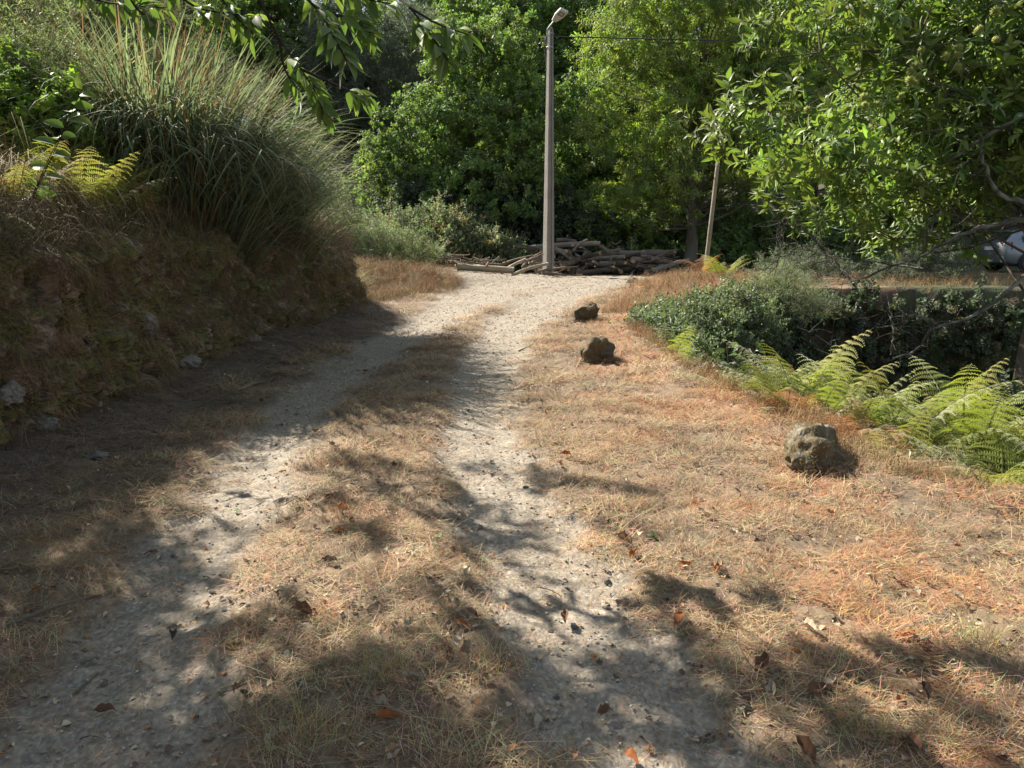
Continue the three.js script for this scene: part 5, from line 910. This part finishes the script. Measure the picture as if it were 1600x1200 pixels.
  const po = mesh('wooden_pole', pg.build(), M.bark); po.position.copy(lp); tag(po, 'bare wooden pole leaning above the fern-topped hump', 'pole');
}

// ------------------------------------------------------------------ parked car at the right, seen from behind
{
  const gx = 18.2, gd = 26.4, T = thing('parked_car', 'silver hatchback parked under the trees at the right frame edge', 'car', [gx, H(gx, gd), -gd], 0.04);
  const paint = new THREE.MeshPhysicalMaterial({ color: new THREE.Color().setRGB(0.2, 0.215, 0.24), metalness: 0.5, roughness: 0.42, clearcoat: 1, clearcoatRoughness: 0.08 });
  const black = std({ color: new THREE.Color().setRGB(0.02, 0.02, 0.022), roughness: 0.7 }), glass = new THREE.MeshPhysicalMaterial({ color: new THREE.Color().setRGB(0.03, 0.035, 0.04), roughness: 0.06, clearcoat: 1 });
  // body: cross sections along x (rear at -2.1, nose at 2.1): [x, sill, belt, half width, roof height, roof half width]
  const sec = [[-2.12, 0.5, 0.72, 0.66, 0.78, 0.62], [-2.08, 0.34, 0.92, 0.78, 0.98, 0.7], [-1.95, 0.27, 0.97, 0.84, 1.12, 0.68], [-1.7, 0.22, 0.97, 0.87, 1.36, 0.6], [-1.3, 0.2, 0.96, 0.88, 1.43, 0.58], [-0.6, 0.19, 0.94, 0.885, 1.46, 0.58], [0.1, 0.19, 0.92, 0.885, 1.44, 0.58], [0.55, 0.19, 0.91, 0.88, 1.3, 0.6], [1.0, 0.2, 0.9, 0.875, 0.98, 0.66], [1.3, 0.2, 0.86, 0.87, 0.9, 0.66], [1.8, 0.24, 0.74, 0.82, 0.78, 0.62], [2.05, 0.3, 0.62, 0.72, 0.65, 0.5], [2.12, 0.38, 0.52, 0.6, 0.55, 0.4]];
  const b = new GB(), rings = sec.map(([x, s, be, w, ro, rw]) => { const half = [[0, s], [w * 0.8, s], [w * 0.97, s + 0.1], [w, mix(s, be, 0.55)], [w * 0.965, be], [mix(w * 0.94, rw, 0.5), mix(be, ro, 0.5)], [rw, ro - 0.05 * Math.min(1, (ro - be) * 3)], [rw * 0.6, ro], [0, ro + 0.012]]; const ring = []; for (const [z, y] of half) ring.push(b.v(x, y, z, [1, 1, 1])); for (const [z, y] of half.slice(1, -1).reverse()) ring.push(b.v(x, y, -z, [1, 1, 1])); return ring; });
  for (let k = 1; k < rings.length; k++) for (let i = 0; i < 16; i++) b.quad(rings[k - 1][i], rings[k - 1][(i + 1) % 16], rings[k][(i + 1) % 16], rings[k][i]);
  for (const e of [0, rings.length - 1]) for (let i = 1; i < 15; i++) e ? b.tri(rings[e][0], rings[e][i], rings[e][i + 1]) : b.tri(rings[e][0], rings[e][i + 1], rings[e][i]);
  mesh('body', b.build(), paint, T);
  const panel = (name, pts, m, parent = T) => { const g = new GB(); const ids = pts.map((p) => g.v(...p, [1, 1, 1])); for (let i = 1; i < ids.length - 1; i++) g.tri(ids[0], ids[i], ids[i + 1]); const q = mesh(name, g.build(), m, parent); m.side = THREE.DoubleSide; return q; };
  for (const s of [-1, 1]) {
    panel('side_window', [[-1.55, 1.0, s * 0.862], [-0.62, 0.99, s * 0.868], [-0.62, 1.36, s * 0.69], [-1.25, 1.34, s * 0.69], [-1.5, 1.25, s * 0.74]], glass);
    panel('side_window', [[-0.55, 0.99, s * 0.868], [0.72, 0.98, s * 0.865], [0.3, 1.33, s * 0.69], [-0.55, 1.36, s * 0.69]], glass);
    panel('tail_light', [[-2.105, 0.74, s * 0.62], [-1.9, 0.74, s * 0.862], [-1.9, 0.99, s * 0.845], [-2.06, 1.0, s * 0.7], [-2.1, 0.98, s * 0.6]], std({ color: new THREE.Color().setRGB(0.3, 0.012, 0.015), roughness: 0.2 }));
  }
  panel('rear_window', [[-2.03, 1.03, -0.66], [-2.03, 1.03, 0.66], [-1.76, 1.34, 0.56], [-1.76, 1.34, -0.56]], glass);
  const pl = mesh('number_plate', new THREE.BoxGeometry(0.012, 0.11, 0.5), std({ color: new THREE.Color().setRGB(0.75, 0.75, 0.73) }), T); pl.position.set(-2.118, 0.8, 0.02); pl.rotation.z = -0.1;
  const bu = new THREE.BoxGeometry(0.16, 0.2, 1.5, 1, 1, 4); bu.translate(-2.1, 0.44, 0); mesh('rear_bumper', bu, paint, T);
  for (const [wx, s] of [[-1.3, 1], [-1.3, -1], [1.32, 1], [1.32, -1]]) {
    const arch = new THREE.CylinderGeometry(0.36, 0.36, 0.05, 28); arch.rotateX(Math.PI / 2); const ar = mesh('wheel_arch', arch, black, T); ar.position.set(wx, 0.34, s * 0.862);
    const w = new THREE.Group(); w.name = 'wheel'; w.position.set(wx, 0.315, s * 0.84); T.add(w);
    const ty = new THREE.TorusGeometry(0.25, 0.07, 12, 32); ty.scale(1, 1, 1.3); mesh('tyre', ty, black, w);
    const parts = [new THREE.TorusGeometry(0.19, 0.016, 8, 32)]; for (let k = 0; k < 5; k++) { const sp = new THREE.BoxGeometry(0.045, 0.18, 0.02); sp.translate(0, 0.1, 0); sp.rotateZ(k * 2 * Math.PI / 5); parts.push(sp); } const hub = new THREE.CylinderGeometry(0.045, 0.045, 0.03, 16); hub.rotateX(Math.PI / 2); parts.push(hub);
    const rim = mesh('rim', mergeGeometries(parts), M.steel, w); rim.position.z = s * 0.07;
  }
}

// ------------------------------------------------------------------ a few weeds with seed heads at the gully edge
{
  const r = rng(99);
  [[1235, 575, 7.0, 640], [1135, 535, 7.6, 600], [1183, 560, 7.2, 625]].forEach(([px, py, d, by], i) => {
    const top = at(px, py, d), b = at(px - 12 + 8 * i, by + 25, d), T = thing('weed_stalk', ['dry weed with a brown seed head against the dark gully', 'thin single grass stalk beside the gully boulders', 'bent pale weed stalk left of the seed head'][i], 'weed', [b.x, b.y, b.z]), g = new GB(), c = curvePts([V(0, 0, 0), top.clone().sub(b).multiplyScalar(0.5).add(V(0.03, 0, 0)), top.clone().sub(b)], 8);
    g.tube(c, (t) => 0.004 * (1 - 0.5 * t), 4, [0.3, 0.22, 0.12]); mesh('stalk', g.build(), M.dry, T);
    if (i === 0) { const s = new GB(); for (let k = 0; k < 46; k++) { const q = c[8].clone().add(rdir(r).multiplyScalar(0.03)).add(V(0, -0.05 * r(), 0)); s.leaf(q, rdir(r).add(V(0, 0.5, 0)), rdir(r), 0.018, 0.01, 2, 0.2, 0.2, [0.3, 0.14, 0.1]); } mesh('seed_head', s.build(), M.dry, T); }
  });
}

scene.traverse((o) => { if (o.isMesh) { o.castShadow = true; o.receiveShadow = true; } });
renderer.render(scene, camera);
